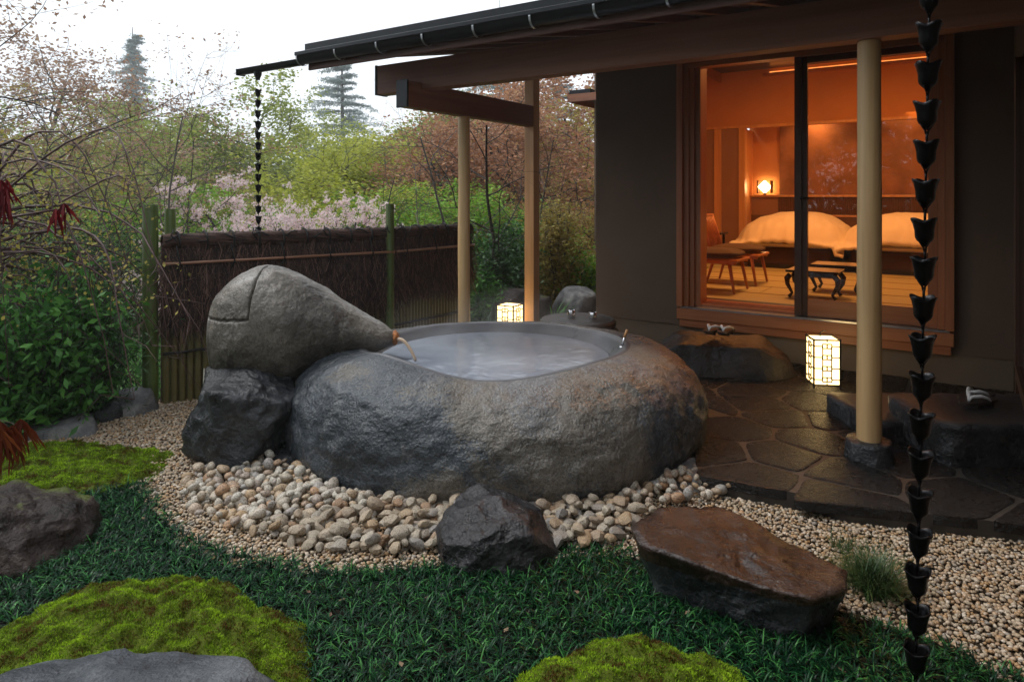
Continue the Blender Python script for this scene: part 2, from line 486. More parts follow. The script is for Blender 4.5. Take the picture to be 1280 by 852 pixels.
# bamboo (vertical, nodes by object Z)
def bamboo(name, c0, c1, axis='Z', rough=.35):
    m, n, b = new_mat(name)
    tc = N(n, 'ShaderNodeTexCoord'); mp = N(n, 'ShaderNodeMapping')
    mp.inputs['Scale'].default_value = (30, 30, 1.5) if axis == 'Z' else (1.5, 30, 30)
    n.links.new(tc.outputs['Object'], mp.inputs[0])
    ns = N(n, 'ShaderNodeTexNoise', Scale=1.0, Detail=4.0); n.links.new(mp.outputs[0], ns.inputs['Vector'])
    oi = N(n, 'ShaderNodeNewGeometry')
    ad = N(n, 'ShaderNodeMath', operation='MULTIPLY_ADD'); ad.inputs[1].default_value = .35
    n.links.new(oi.outputs['Random Per Island'], ad.inputs[0]); n.links.new(ns.outputs['Fac'], ad.inputs[2])
    r = ramp_(n, [(.35, c0), (.95, c1)]); n.links.new(ad.outputs[0], r.inputs[0]); n.links.new(r.outputs[0], b.inputs['Base Color'])
    b.inputs['Roughness'].default_value = rough
    return m
MAT['bamboo'] = bamboo('green bamboo', (.03, .055, .012), (.10, .14, .035))
MAT['bamboo_slat'] = bamboo('aged bamboo slats', (.05, .055, .02), (.19, .15, .055))
MAT['bamboo_rail'] = bamboo('brown bamboo rail', (.16, .07, .04), (.34, .17, .10), axis='X')
MAT['brush'] = island('brown brushwood twigs', [(0, (.008, .004, .003)), (.4, (.03, .014, .010)), (.75, (.08, .038, .026)), (1, (.22, .12, .085))], rough=.7)

def glass_mat():
    m, n, b = new_mat('thin window glass')
    n.nodes.remove(b)
    tr = N(n, 'ShaderNodeBsdfTransparent'); gl = N(n, 'ShaderNodeBsdfGlossy', Roughness=.01)
    fr = N(n, 'ShaderNodeFresnel', IOR=1.5); ms = N(n, 'ShaderNodeMixShader')
    n.links.new(fr.outputs[0], ms.inputs[0]); n.links.new(tr.outputs[0], ms.inputs[1]); n.links.new(gl.outputs[0], ms.inputs[2])
    n.links.new(ms.outputs[0], n.nodes['Material Output'].inputs[0])
    return m
MAT['glass'] = glass_mat()

def emis(name, col, st):
    m, n, b = new_mat(name)
    b.inputs['Base Color'].default_value = (.8, .75, .65, 1)
    tc = N(n, 'ShaderNodeTexCoord'); ns = N(n, 'ShaderNodeTexNoise', Scale=9.0)
    n.links.new(tc.outputs['Object'], ns.inputs['Vector'])
    mr = N(n, 'ShaderNodeMapRange'); mr.inputs['To Min'].default_value = st * .8; mr.inputs['To Max'].default_value = st * 1.2
    n.links.new(ns.outputs['Fac'], mr.inputs['Value']); n.links.new(mr.outputs[0], b.inputs['Emission Strength'])
    b.inputs['Emission Color'].default_value = (*col, 1)
    return m
MAT['lantern_paper'] = emis('glowing lantern paper', (1.0, .67, .27), 3.1)
MAT['wall_lamp'] = emis('glowing lamp shade', (1.0, .62, .25), 14)
MAT['cove'] = emis('warm cove light strip', (1.0, .30, .06), 1.2)
# ================================================================== GROUND
rng = np.random.default_rng(7)
random.seed(7)

def ellipse_noise(x, y, z, sc_, octv=4):
    return noise.fractal(Vector((x * sc_, y * sc_, z * sc_)), 1.0, 2.0, octv)

def ground_z(x, y):
    z = 0.0
    # land falls away gently beyond the fence and the garden edge
    d = max(0.0, y - 8.5)
    z -= min(1.2, d * .06)
    return z

gx = np.concatenate([np.linspace(-600, -30, 14), np.linspace(-26, 26, 66), np.linspace(30, 600, 14)])
gy = np.concatenate([np.linspace(-60, -3, 8), np.linspace(-1, 14, 60), np.linspace(15, 40, 20), np.linspace(50, 900, 16)])
V = []
for yy in gy:
    for xx in gx:
        zz = ground_z(xx, yy) - .03
        if yy > 9: zz += .18 * noise.noise(Vector((xx * .3, yy * .3, 0)))
        V.append((xx, yy, zz))
nx_, ny_ = len(gx), len(gy)
ii = np.arange(nx_ * ny_).reshape(ny_, nx_)
Q = np.stack([ii[:-1, :-1], ii[:-1, 1:], ii[1:, 1:], ii[1:, :-1]], -1).reshape(-1, 4)
go = link('ground', np_mesh('ground', V, Q, MAT['soil'], True)); setp(go, kind='structure')

def in_poly(P, poly):
    x, y = P[:, 0], P[:, 1]; ins = np.zeros(len(P), bool)
    n = len(poly); j = n - 1
    for i in range(n):
        xi, yi = poly[i]; xj, yj = poly[j]
        c = ((yi > y) != (yj > y)) & (x < (xj - xi) * (y - yi) / (yj - yi + 1e-12) + xi)
        ins ^= c; j = i
    return ins

def ppoly(pts, z=0.0):
    return [tuple(gp(px, py, z)[:2]) for px, py in pts]

def poly_sheet(name, poly, z, mat, kind='structure'):
    o = link(name, MB().prism(poly, z - .02, z).mesh(name, mat)); setp(o, kind=kind); return o

def sample_poly(poly, spacing, jitter=.45, r=rng):
    a = np.array(poly); lo = a.min(0); hi = a.max(0)
    xs = np.arange(lo[0], hi[0], spacing); ys = np.arange(lo[1], hi[1], spacing * .87)
    X, Y = np.meshgrid(xs, ys); X = X + (np.arange(len(ys)) % 2)[:, None] * spacing * .5
    P = np.stack([X.ravel(), Y.ravel()], 1); P += r.uniform(-1, 1, P.shape) * spacing * jitter
    return P[in_poly(P, poly)]

# icosphere templates --------------------------------------------------
import bmesh
def ico(sub):
    bm = bmesh.new(); bmesh.ops.create_icosphere(bm, subdivisions=sub, radius=1.0)
    v = np.array([p.co[:] for p in bm.verts]); f = np.array([[q.index for q in p.verts] for p in bm.faces]); bm.free()
    return v, f

def rand_rot(n, r):
    q = r.normal(size=(n, 4)); q /= np.linalg.norm(q, axis=1)[:, None]
    w_, x, y, z = q.T
    return np.stack([np.stack([1 - 2 * (y * y + z * z), 2 * (x * y - z * w_), 2 * (x * z + y * w_)], -1),
                     np.stack([2 * (x * y + z * w_), 1 - 2 * (x * x + z * z), 2 * (y * z - x * w_)], -1),
                     np.stack([2 * (x * z - y * w_), 2 * (y * z + x * w_), 1 - 2 * (x * x + y * y)], -1)], 1)

def pebble_shape(V0, r, planes=9, soft=14.0):
    n = r.normal(size=(planes, 3)); n /= np.linalg.norm(n, axis=1)[:, None]
    c = r.uniform(.62, .95, planes)
    d = V0 / np.linalg.norm(V0, axis=1)[:, None]
    k = d @ n.T / c
    rad = 1.0 / (np.sum(np.maximum(k, 0) ** soft, axis=1) + 1.0) ** (1 / soft)
    return d * rad[:, None]

def chips(name, P, size, zoff, mat, seed, sub=1, flat=.7, smooth=False, layers=None):
    """many small stones in one mesh"""
    r = np.random.default_rng(seed)
    v0, f0 = ico(sub)
    nvar = 12
    var = [pebble_shape(v0, r, 8, 12) for _ in range(nvar)]
    n = len(P); vi = r.integers(0, nvar, n)
    R = rand_rot(n, r)
    S = size * r.uniform(.6, 1.35, n)
    base = np.array(var)[vi]                       # n,k,3
    base = base * np.array([1.0, .8, .65])
    W = np.einsum('nij,nkj->nki', R, base) * S[:, None, None]
    W[:, :, 2] *= flat
    W[:, :, 0] += P[:, 0][:, None]; W[:, :, 1] += P[:, 1][:, None]
    W[:, :, 2] += (P[:, 2] if P.shape[1] > 2 else zoff)[:, None] if P.shape[1] > 2 else zoff
    Fc = (f0[None] + (np.arange(n) * len(v0))[:, None, None]).reshape(-1, 3)
    return np_mesh(name, W.reshape(-1, 3), Fc, mat, smooth)

# areas ------------------------------------------------------------------
GRAVEL_L = ppoly([(20, 553), (45, 541), (120, 524), (190, 503), (260, 500), (420, 560), (700, 600), (900, 590), (1030, 612), (1100, 636), (1300, 655), (1500, 700),
                  (1500, 900), (1290, 880), (1180, 810), (1060, 770), (900, 700), (700, 700), (540, 712), (420, 722), (300, 712), (228, 692), (200, 650), (150, 600), (60, 575)])
sheet = poly_sheet('gravel_bed', GRAVEL_L, .004, MAT['soil'])
P = sample_poly(GRAVEL_L, .0178)
P = P[P[:, 1] > 1.9]
# leave out what lies under the bath
P = P[((P[:, 0] + .1) ** 2 + (P[:, 1] - 4.7) ** 2) > 1.05 ** 2]
P3 = np.column_stack([P, rng.uniform(.004, .016, len(P))])
g = link('gravel', chips('gravel', P3, .0132, 0, MAT['gravel'], 3)); setp(g, kind='stuff', label='small tan and grey granite gravel', cat='gravel')

# larger pebbles -----------------------------------------------------------
PEB = ppoly([(232, 598), (262, 585), (330, 585), (372, 592), (410, 618), (520, 632), (640, 634), (760, 618), (835, 592), (872, 588), (884, 605), (925, 612), (918, 628), (830, 640), (792, 668), (770, 688),
             (700, 690), (640, 690), (560, 690), (500, 698), (440, 698), (380, 690), (330, 676), (270, 660), (240, 640), (228, 618)])
r2 = np.random.default_rng(11)
Pp = sample_poly(PEB, .056, .32, r2)
def heap(x, y):
    d = abs(math.hypot(x + .1, y - 4.7) - 1.42)
    return max(0.0, .05 - .09 * d)
v2, f2 = ico(2)
peb_meshes = []
for i in range(14):
    vv = pebble_shape(v2, r2, 9, 90) * np.array([1.0, r2.uniform(.65, .9), r2.uniform(.5, .7)])
    me = np_mesh('pebble', vv, f2, MAT['pebble'], True); peb_meshes.append(me)
MAT_PO = {}
pm, pn, pb = new_mat('single granite pebble')
oi = N(pn, 'ShaderNodeObjectInfo'); tcp = N(pn, 'ShaderNodeTexCoord')
rr_ = ramp_(pn, [(0, (.40, .32, .23)), (.25, (.50, .44, .35)), (.45, (.44, .30, .17)), (.6, (.32, .30, .28)), (.8, (.44, .36, .26)), (.9, (.38, .22, .12)), (1, (.55, .49, .39))])
sp = N(pn, 'ShaderNodeTexNoise', Scale=7.0, Detail=5.0, Roughness=.8)
pn.links.new(tcp.outputs['Object'], sp.inputs['Vector'])
vadd = N(pn, 'ShaderNodeMath', operation='MULTIPLY'); vadd.inputs[1].default_value = 1.0
pn.links.new(oi.outputs['Random'], rr_.inputs[0])
rs_ = ramp_(pn, [(.38, (.12, .10, .09)), (.48, (.8, .78, .75)), (.6, (1, 1, 1)), (.74, (1.3, 1.27, 1.2))]); pn.links.new(sp.outputs['Fac'], rs_.inputs[0])
mm_ = N(pn, 'ShaderNodeMixRGB', blend_type='MULTIPLY'); mm_.inputs[0].default_value = .85
pn.links.new(rr_.outputs[0], mm_.inputs[1]); pn.links.new(rs_.outputs[0], mm_.inputs[2]); pn.links.new(mm_.outputs[0], pb.inputs['Base Color'])
pb.inputs['Roughness'].default_value = .5
bpb = N(pn, 'ShaderNodeBump', Strength=.35, Distance=.05); pn.links.new(sp.outputs['Fac'], bpb.inputs['Height']); pn.links.new(bpb.outputs[0], pb.inputs['Normal'])
for me in peb_meshes:
    me.materials[0] = pm; me.set_sharp_from_angle(angle=math.radians(28))
peb_root = empty('pebble_bed', (-.1, 3.6, 0), label='heap of larger speckled granite pebbles along the foot of the round stone bath', cat='pebble bed', kind='structure')
cand = []
for (x, y) in Pp:
    cand.append((x, y, heap(x, y) + .018))
for (x, y) in sample_poly(PEB, .085, .45, r2):     # a few on top
    if r2.uniform() < .5: cand.append((x, y, heap(x, y) + .05))
cand.sort(key=lambda c: math.hypot(c[0], c[1]))
single, rest = cand[:298], cand[298:]
# the nearest are single pebbles; of the rest one mesh
for (x, y, z) in single:
    o = link('pebble', peb_meshes[int(r2.integers(0, 14))], peb_root)
    s = .037 * r2.uniform(.65, 1.35)
    o.scale = (s, s, s); o.location = (x + .1, y - 3.6, z)
    o.rotation_euler = (r2.normal() * .35, r2.normal() * .35, r2.uniform(0, 6.28))
if rest:
    po = link('pebbles_beyond', chips('pebbles_beyond', np.array(rest), .036, 0, MAT['pebble'], 5, sub=2, flat=.85, smooth=True), peb_root, loc=(.1, -3.6, 0)); po['kind'] = 'stuff'

# ================================================================== BOULDERS
MAT['slate_rock'] = stone('blue grey rock', [(.32, (.014, .017, .022)), (.5, (.045, .052, .062)), (.68, (.13, .14, .15))], rough=(.3, .6), scale=4.0, bump=.9, bdist=.02, bscale=16, fine=90)
def rock(name, center, planes, sub=5, soft=16.0, amp=.05, nscale=2.2, seed=0, mat=None, size=None, parent=None, ridge=.0, **props):
    """rock from (nx,ny,nz,distance) planes, softened and roughened"""
    v0, f0 = ico(sub)
    pl = np.array(planes, float); nn = pl[:, :3] / np.linalg.norm(pl[:, :3], axis=1)[:, None]; c = pl[:, 3]
    k = np.maximum(v0 @ nn.T, 0) / c
    rad = 1.0 / (np.sum(k ** soft, axis=1)) ** (1 / soft)
    Vv = v0 * rad[:, None]
    out_ = []
    off = Vector((seed * 3.7, seed * 1.3, seed * 5.1))
    for p, d in zip(Vv, v0):
        q = Vector(p) * nscale + off
        h = noise.fractal(q, .9, 2.1, 6) * amp
        if ridge: h += (noise.ridged_multi_fractal(q * .8, .9, 2.0, 5, 1.0, 2.0) - 1.1) * ridge
        out_.append(p + np.array(d) * h)
    me = np_mesh(name, out_, f0, mat, True)
    o = link(name, me, parent, loc=center)
    return setp(o, **props)

def rand_planes(sx, sy, sz, seed, n=12, top=None):
    r = np.random.default_rng(seed); L = []
    for i in range(n):
        a_ = 2 * math.pi * (i + r.uniform(-.3, .3)) / n; el = r.uniform(-.35, .75)
        d = np.array([math.cos(a_) * math.cos(el), math.sin(a_) * math.cos(el), math.sin(el)])
        sup = math.sqrt((d[0] * sx) ** 2 + (d[1] * sy) ** 2 + (d[2] * sz) ** 2)
        L.append((*d, sup * r.uniform(.86, 1.02)))
    L.append((r.uniform(-.15, .15), r.uniform(-.25, .05), 1, top or sz * .92)); L.append((0, 0, -1, sz))
    return L

# dark block under the spout boulder (px 221-355, 472-592)
pl = [(-1, -.15, .12, .30), (-.6, -.8, .05, .30), (.25, -1, .12, .30), (1, -.3, -.32, .29), (1, .5, .1, .3), (0, 1, 0, .34), (-.7, .7, 0, .3),
      (.03, -.18, 1, .25), (.5, -.1, 1, .27), (-.4, -.2, 1, .29), (0, 0, -1, .29), (.8, -.5, -.8, .32), (-.5, -.4, -.8, .34)]
rock('boulder', (-1.63, 4.20, .26), pl, 6, 40, .03, 3.0, 2, MAT['dark_rock'], ridge=.045,
     label='near black squarish wet boulder under the bulging end of the spout rock', cat='boulder')
# two low slabs between it and the bath
rock('stone_slab', (-1.34, 4.28, .03), rand_planes(.34, .30, .07, 21, 9), 5, 20, .01, 4, 3, MAT['dark_rock'],
     label='low wet grey slab tucked between the black boulder and the bath', cat='stone')
rock('stone_slab', (1.0, 3.80, .03), rand_planes(.20, .14, .06, 23, 9), 4, 20, .01, 4, 5, MAT['grey_rock'],
     label='small pale grey slab between the pebbles and the paving corner', cat='stone')
rock('stone_slab', (1.12, 4.08, -.02), rand_planes(.14, .20, .12, 25, 8), 4, 20, .012, 4, 6, MAT['dark_rock'],
     label='dark block wedged between the bath side and the paving', cat='stone')
# front rock (px 538-690, 626-713)
pl = [(-1, -.2, .15, .235), (-.45, -1, -.12, .19), (.15, -1, .12, .17), (.9, -.7, .2, .235), (1, -.1, .75, .225), (1, .6, .2, .26), (0, 1, .1, .2), (-.8, .6, .1, .22),
      (-.30, -.28, 1, .165), (.38, .1, 1, .195), (-.75, -.1, 1, .215), (0, 0, -1, .12), (.25, -.9, .8, .205)]
rock('rock', (-.095, 3.04, .035), pl, 6, 90, .010, 6.0, 7, MAT['front_rock'], ridge=.022,
     label='pointed dark grey wet rock between the pebbles and the dark green grass', cat='rock')
# flat brown rock (px 790-1065, 632-765)
top_px = [(792, 655), (822, 634), (900, 630), (950, 648), (1010, 676), (1062, 700), (1058, 722), (1020, 737), (950, 724), (870, 700), (805, 680)]
zt = .235
tp = [gp(px, py, zt) for px, py in top_px]
cx = sum(p.x for p in tp) / len(tp); cy = sum(p.y for p in tp) / len(tp)
hull = []
for i in range(len(tp)):
    a_, b_ = tp[i], tp[(i + 1) % len(tp)]
    ed = Vector((b_.x - a_.x, b_.y - a_.y, 0)); nrm = Vector((ed.y, -ed.x, 0)).normalized()
    mid = (a_ + b_) / 2 - Vector((cx, cy, 0)); mid.z = 0
    if nrm.dot(mid) < 0: nrm = -nrm
    tilt = -.34 if nrm.y < 0 else -.15
    n3 = Vector((nrm.x, nrm.y, tilt)).normalized()
    pp_ = Vector((mid.x, mid.y, zt - .11))
    hull.append((*n3, n3.dot(pp_)))
hull += [(.05, -.03, 1, zt - .11), (0, 0, -1, .13), (.6, -.2, 1, .34), (-.5, -.5, 1, .30)]
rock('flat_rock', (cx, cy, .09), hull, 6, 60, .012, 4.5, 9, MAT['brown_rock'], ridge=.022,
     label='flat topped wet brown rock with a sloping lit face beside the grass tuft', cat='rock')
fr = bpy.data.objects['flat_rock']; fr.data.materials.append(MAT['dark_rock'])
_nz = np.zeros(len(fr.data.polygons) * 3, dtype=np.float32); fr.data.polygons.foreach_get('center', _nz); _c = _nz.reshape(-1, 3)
fr.data.polygons.foreach_set('material_index', (_c[:, 2] < .072 + .0 * _c[:, 0]).astype(np.int32))  # faces below the top take darker stone: side shade put into the colour
# left rock (px 0-108, 612-718)
pl = [(-1, 0, 0, .4), (-.5, -1, .2, .27), (.3, -1, .3, .27), (1, -.35, .45, .275), (1, .5, .3, .32), (0, 1, .1, .28), (.25, .1, 1, .19), (.7, 0, .8, .25), (-.3, 0, 1, .23), (0, 0, -1, .2), (.2, -.7, .9, .24)]
rock('rock', (-2.27, 3.08, .01), pl, 6, 36, .03, 3.2, 12, MAT['mossy_rock'], ridge=.045,
     label='mossy brown rock at the left edge beside the dark green grass', cat='rock')
# bottom left grey rock (px 0-290, 826-)
pl = [(-1, 0, .1, .5), (-.4, -1, .3, .26), (.4, -1, .3, .26), (1, -.2, .5, .48), (.8, .6, .8, .40), (.1, 1, .7, .21), (.0, .2, 1, .155), (-.3, .5, 1, .2), (0, 0, -1, .2)]
rock('rock', (-1.20, 1.90, .10), pl, 6, 36, .02, 4.0, 14, MAT['slate_rock'], ridge=.02,
     label='low grey rock at the bottom edge in front of the mossy mound', cat='rock')
# edging stones at the left border (px 30-190, 498-550)
def edge_stone(px, py, sx, sy, sz, seed, mat, label):
    p = gp(px, py)
    return rock('edging_stone', (p.x, p.y + sy * .4, sz * .3), rand_planes(sx, sy, sz, seed, 9), 4, 16, .018, 3.5, seed, MAT[mat], label=label, cat='stone', group='edging stones round the gravel')
edge_stone(72, 545, .26, .14, .07, 31, 'grey_rock', 'long pale flat edging stone nearest the bright moss')
edge_stone(122, 527, .14, .11, .08, 32, 'dark_rock', 'small dark edging stone in the middle of the row left of the bamboo post')
edge_stone(160, 517, .19, .13, .12, 33, 'grey_rock', 'taller grey edging stone at the foot of the bamboo post')
# behind the post, garden rocks (px 600-745, 350-395)
def back_rock(px, py, Y, sx, sy, sz, seed, mat, label):
    p = pt(px, py, Y)
    return rock('garden_rock', (p.x, Y, p.z), rand_planes(sx, sy, sz, seed, 10), 4, 16, .03, 3.0, seed, MAT[mat], label=label, cat='rock', group='garden rocks behind the porch')
back_rock(722, 377, 8.6, .30, .25, .17, 41, 'grey_rock', 'grey lichened garden rock against the house corner')
back_rock(640, 382, 8.4, .24, .22, .24, 42, 'mossy_rock', 'brown garden rock behind the lit lantern')
back_rock(672, 388, 8.2, .16, .18, .2, 43, 'mossy_rock', 'small brown garden rock behind the square post')
back_rock(610, 392, 8.6, .20, .2, .12, 44, 'grey_rock', 'low pale garden rock between the two porch posts')
back_rock(745, 368, 9.6, .22, .2, .18, 45, 'grey_rock', 'pale garden rock glimpsed farthest back by the wall')

# ================================================================== STONE BATH
CX, CY = -.12, 4.70
def ang_interp(th, tab):
    d = math.degrees(th) % 360
    tab = sorted([(a_ % 360, v) for a_, v in tab]); tab = tab + [(tab[0][0] + 360, tab[0][1])]; tab = [(tab[-2][0] - 360, tab[-2][1])] + tab
    for (a0, v0_), (a1, v1_) in zip(tab, tab[1:]):
        if a0 <= d <= a1:
            t = (d - a0) / (a1 - a0 + 1e-9); t = t * t * (3 - 2 * t)
            return v0_ + (v1_ - v0_) * t
    return tab[0][1]
ZC = [(180, .60), (-160, .61), (-135, .655), (-90, .572), (-45, .62), (0, .60), (45, .575), (90, .565), (135, .57)]
RO = [(180, 1.33), (-160, 1.38), (-135, 1.38), (-90, 1.31), (-50, 1.36), (-20, 1.42), (0, 1.36), (45, 1.2), (90, 1.15), (135, 1.2)]
NT = 440
prof = []   # (u across: 0 inner crest -> 1 base)
V = []; NR = 96
for j in range(NR):
    u = j / (NR - 1)
    for i in range(NT):
        th = 2 * math.pi * i / NT
        zc = ang_interp(th, ZC); ro = ang_interp(th, RO)
        rc = .885
        # superellipse shoulder from crest outwards and down
        if u < .8:
            p = u / .8 * math.pi / 2
            ex = .74
            rr = rc + .035 + (ro - rc - .035) * math.sin(p) ** (ex * 1.25)
            zz = .14 + (zc - .14) * math.cos(p) ** (ex)
            if u < .05:
                pass
        else:
            t = (u - .8) / .2
            rr = ro * (1 - .16 * t * t); zz = .14 - .26 * t
        x = CX + rr * math.cos(th); y = CY + rr * math.sin(th)
        q = Vector((x * 1.1, y * 1.1, zz * 1.5))
        k = min(1, u * 5)
        h = noise.fractal(q + Vector((3, 1, 7)), .9, 2.0, 6) * .04 * k
        h += (noise.ridged_multi_fractal(q * 1.6, .9, 2.1, 6, 1.0, 2.0) - 1.2) * .010 * k
        h += noise.fractal(q * 6, .8, 2.0, 4) * .008 * (.3 + k) + (noise.ridged_multi_fractal(q * 5.5 + Vector((5, 5, 5)), .8, 2.1, 5, 1.0, 2.0) - 1.2) * .0045 * k
        x += h * math.cos(th); y += h * math.sin(th); zz += h * .35
        V.append((x, y, zz))
ii = np.arange(NT * NR).reshape(NR, NT)
jj = np.roll(ii, -1, axis=1)
Q = np.stack([ii[:-1], jj[:-1], jj[1:], ii[1:]], -1).reshape(-1, 4)
bath = empty('stone_bath', (0, 0, 0), label='large round bath hollowed from one grey brown boulder', cat='bath')
link('boulder_body', np_mesh('boulder_body', V, Q[:, ::-1], MAT['tub'], True), bath)
# inner basin wall: starts at the same crest ring, rolls over and down
V = []; prof_in = [(.0, 0, 0), (-.018, .006, 0), (-.045, -.002, 0), (-.07, -.022, 0), (-.10, -.055, 0), (-.125, -.07, 0), (-.15, -.10, 0), (-.17, -.2, 0), (-.22, -.36, 0), (-.4, -.42, 0), (-.88, -.43, 0)]
for (dr, dz, _) in prof_in:
    for i in range(NT):
        th = 2 * math.pi * i / NT
        zc = ang_interp(th, ZC); rr = .92 + dr
        wob = .012 * math.sin(3 * th + 1) + .008 * math.sin(7 * th)
        kk = min(1, -dr * 8)
        h = noise.fractal(Vector(((CX + .92 * math.cos(th)) * 1.1, (CY + .92 * math.sin(th)) * 1.1, zc * 1.5)) * 6, .8, 2.0, 4) * .008 * .3
        base_z = zc + dz if dz > -.05 else (zc * (1 - kk) + .575 * kk) + dz
        rr2 = rr + (wob * kk)
        V.append((CX + (rr2 + h) * math.cos(th), CY + (rr2 + h) * math.sin(th), base_z + h * .35 - .001))
n_ = len(prof_in)
ii = np.arange(NT * n_).reshape(n_, NT); jj = np.roll(ii, -1, axis=1)
Q = np.stack([ii[:-1], jj[:-1], jj[1:], ii[1:]], -1).reshape(-1, 4)
link('basin', np_mesh('basin', V, Q, MAT['tub_in'], True), bath)

# water surface
m, n, b = new_mat('steaming bath water')
b.inputs['Base Color'].default_value = (.2, .23, .27, 1); b.inputs['Roughness'].default_value = .11; b.inputs['IOR'].default_value = 1.33
b.inputs['Specular IOR Level'].default_value = .8
tc = N(n, 'ShaderNodeTexCoord'); ns = N(n, 'ShaderNodeTexNoise', Scale=5.0, Detail=3.0, Distortion=.8)
n.links.new(tc.outputs['Object'], ns.inputs['Vector']); bp = N(n, 'ShaderNodeBump', Strength=.35, Distance=.02)
n.links.new(ns.outputs['Fac'], bp.inputs['Height']); n.links.new(bp.outputs[0], b.inputs['Normal'])
r = ramp_(n, [(.3, (.17, .20, .25)), (.7, (.30, .335, .39))]); n2 = N(n, 'ShaderNodeTexNoise', Scale=1.8, Detail=3.0)
n.links.new(tc.outputs['Object'], n2.inputs['Vector']); n.links.new(n2.outputs['Fac'], r.inputs[0]); n.links.new(r.outputs[0], b.inputs['Base Color'])
MAT['water'] = m
V = [(0, 0, 0)]; RW = 14
for j in range(1, RW + 1):
    for i in range(96):
        th = 2 * math.pi * i / 96; rr = .785 * j / RW
        d = math.hypot(rr * math.cos(th) + .56, rr * math.sin(th) + .13)
        z = .006 * math.cos(d * 26) * math.exp(-d * 5)
        V.append((rr * math.cos(th), rr * math.sin(th), z))
ft = [[0, 1 + i, 1 + (i + 1) % 96] for i in range(96)]
fq = [[1 + j * 96 + i, 1 + (j + 1) * 96 + i, 1 + (j + 1) * 96 + (i + 1) % 96, 1 + j * 96 + (i + 1) % 96] for j in range(RW - 1) for i in range(96)]
wo = link('bath_water', np_mesh('bath_water', V, [ft, fq], MAT['water'], True), loc=(CX, CY, .508))
setp(wo, label='milky hot water filling the round stone bath', cat='water', kind='structure')
# stainless ring line inside the basin at right (step in the hollow)
# tap on the rim (px 775-785, 413-437)
tp_ = empty('rim_tap', (.745, 4.60, .575), label='small metal tap with a wooden tip on the right rim of the bath', cat='tap')
MB().lathe([(.001, .0), (.026, .0), (.024, .012), (.011, .02)], 16).obj('base_plate', MAT['steel'], tp_, smooth=True)
MB().tube([(0, 0, .01), (.004, 0, .04), (.014, 0, .075)], .0075, 12).obj('tap_stem', MAT['chrome'], tp_, smooth=True)
MB().tube([(.014, 0, .075), (.03, 0, .125)], [.0095, .008], 12).obj('handle', MAT['cedar_b'], tp_, smooth=True)

# ------------------------------------------------------------------ spout boulder
ST = [(-2.05, .80, .62, .05), (-2.035, .90, .50, .20), (-1.99, .99, .40, .30), (-1.93, 1.05, .35, .35), (-1.84, 1.105, .33, .39), (-1.70, 1.145, .33, .42), (-1.60, 1.14, .34, .42), (-1.48, 1.095, .37, .41), (-1.3, .995, .46, .36),
      (-1.1, .868, .545, .27), (-.95, .785, .565, .19), (-.86, .735, .585, .13), (-.80, .700, .60, .075), (-.785, .69, .61, .05)]
xs = np.array([s_[0] for s_ in ST])
def st_at(x):
    return [float(np.interp(x, xs, [s_[k] for s_ in ST])) for k in (1, 2, 3)]
def smooth_st(x):
    wgt = [(-.045, 1), (-.02, 2), (0, 3), (.02, 2), (.045, 1)]
    if x < -1.97 or x > -.82: return st_at(x)
    a_ = [0, 0, 0]
    for d, k in wgt:
        q = st_at(x + d); a_ = [p + k * q_ for p, q_ in zip(a_, q)]
    return [p / 9 for p in a_]
NX, NA = 230, 220
SY = 4.55
xx_ = np.concatenate([np.linspace(-2.05, -1.9, 40)[:-1], np.linspace(-1.9, -.785, NX - 39)])
V = []; U = []
XM = lambda x: x if x > -1.3 else -1.3 + (x + 1.3) * .885
ZG, XG = .845, -1.665
for x in xx_:
    zt_, zb_, hy = smooth_st(float(x))
    for k in range(NA):
        a_ = 2 * math.pi * k / NA
        ca, sa = math.cos(a_), math.sin(a_)
        y = SY + .88 * hy * math.copysign(abs(ca) ** .9, ca) + .06 * (x + 1.4) * .5
        z = (zt_ + zb_) / 2 + (zt_ - zb_) / 2 * math.copysign(abs(sa) ** .92, sa)
        q = Vector((x * 1.3, y * 1.3, z * 1.3))
        edge = min(1, (x + 2.05) * 10)
        h = (noise.fractal(q + Vector((9, 2, 4)), .9, 2.0, 6) * .017 + noise.fractal(q * 7, .8, 2, 4) * .006 + (noise.ridged_multi_fractal(q * 3.2, .8, 2.1, 5, 1.0, 2.0) - 1.2) * .007) * edge
        dv = Vector((0, ca, sa)); p = Vector((x, y, z)) + dv * h
        # engraved joint of the lifted lid: horizontal cut and upright cut
        g_ = 0.0
        zz_ = ZG + .04 * ((x + 1.86) * 4) ** 2 * .3 - .012
        xg = XG + .035 * (z - .85)
        if x < XG + .01 and sa > -.9: g_ = max(g_, 1 - abs(p.z - zz_) / .0085)
        if p.z > ZG - .01: g_ = max(g_, 1 - abs(x - xg) / .0075)
        g_ = max(0, min(1, g_ * 1.6))
        p -= Vector((.0, ca, sa)) * .030 * g_; p.x = XM(p.x)
        V.append(p[:]); U.append(1 if (x < xg and p.z > zz_) else 0)
ii = np.arange(len(xx_) * NA).reshape(len(xx_), NA); jj = np.roll(ii, -1, axis=1)
Q = np.stack([ii[:-1], jj[:-1], jj[1:], ii[1:]], -1).reshape(-1, 4)
U = np.array(U); lid = U[Q].sum(1) >= 3
V = np.array(V)
spout = empty('spout_boulder', (0, 0, 0), label='tapering grey boulder with a cut lid pouring hot water into the bath', cat='boulder')
def submesh(Vv, Qq):
    ids = np.unique(Qq); mp = -np.ones(len(Vv), int); mp[ids] = np.arange(len(ids)); return Vv[ids], mp[Qq]
a1, a2 = submesh(V, Q[~lid])
caps = [np.array([list(range(NA))[::-1]])]
link('boulder_body', np_mesh('boulder_body', a1, a2[:, ::-1], MAT['spout'], True), spout)
a1, a2 = submesh(V, Q[lid])
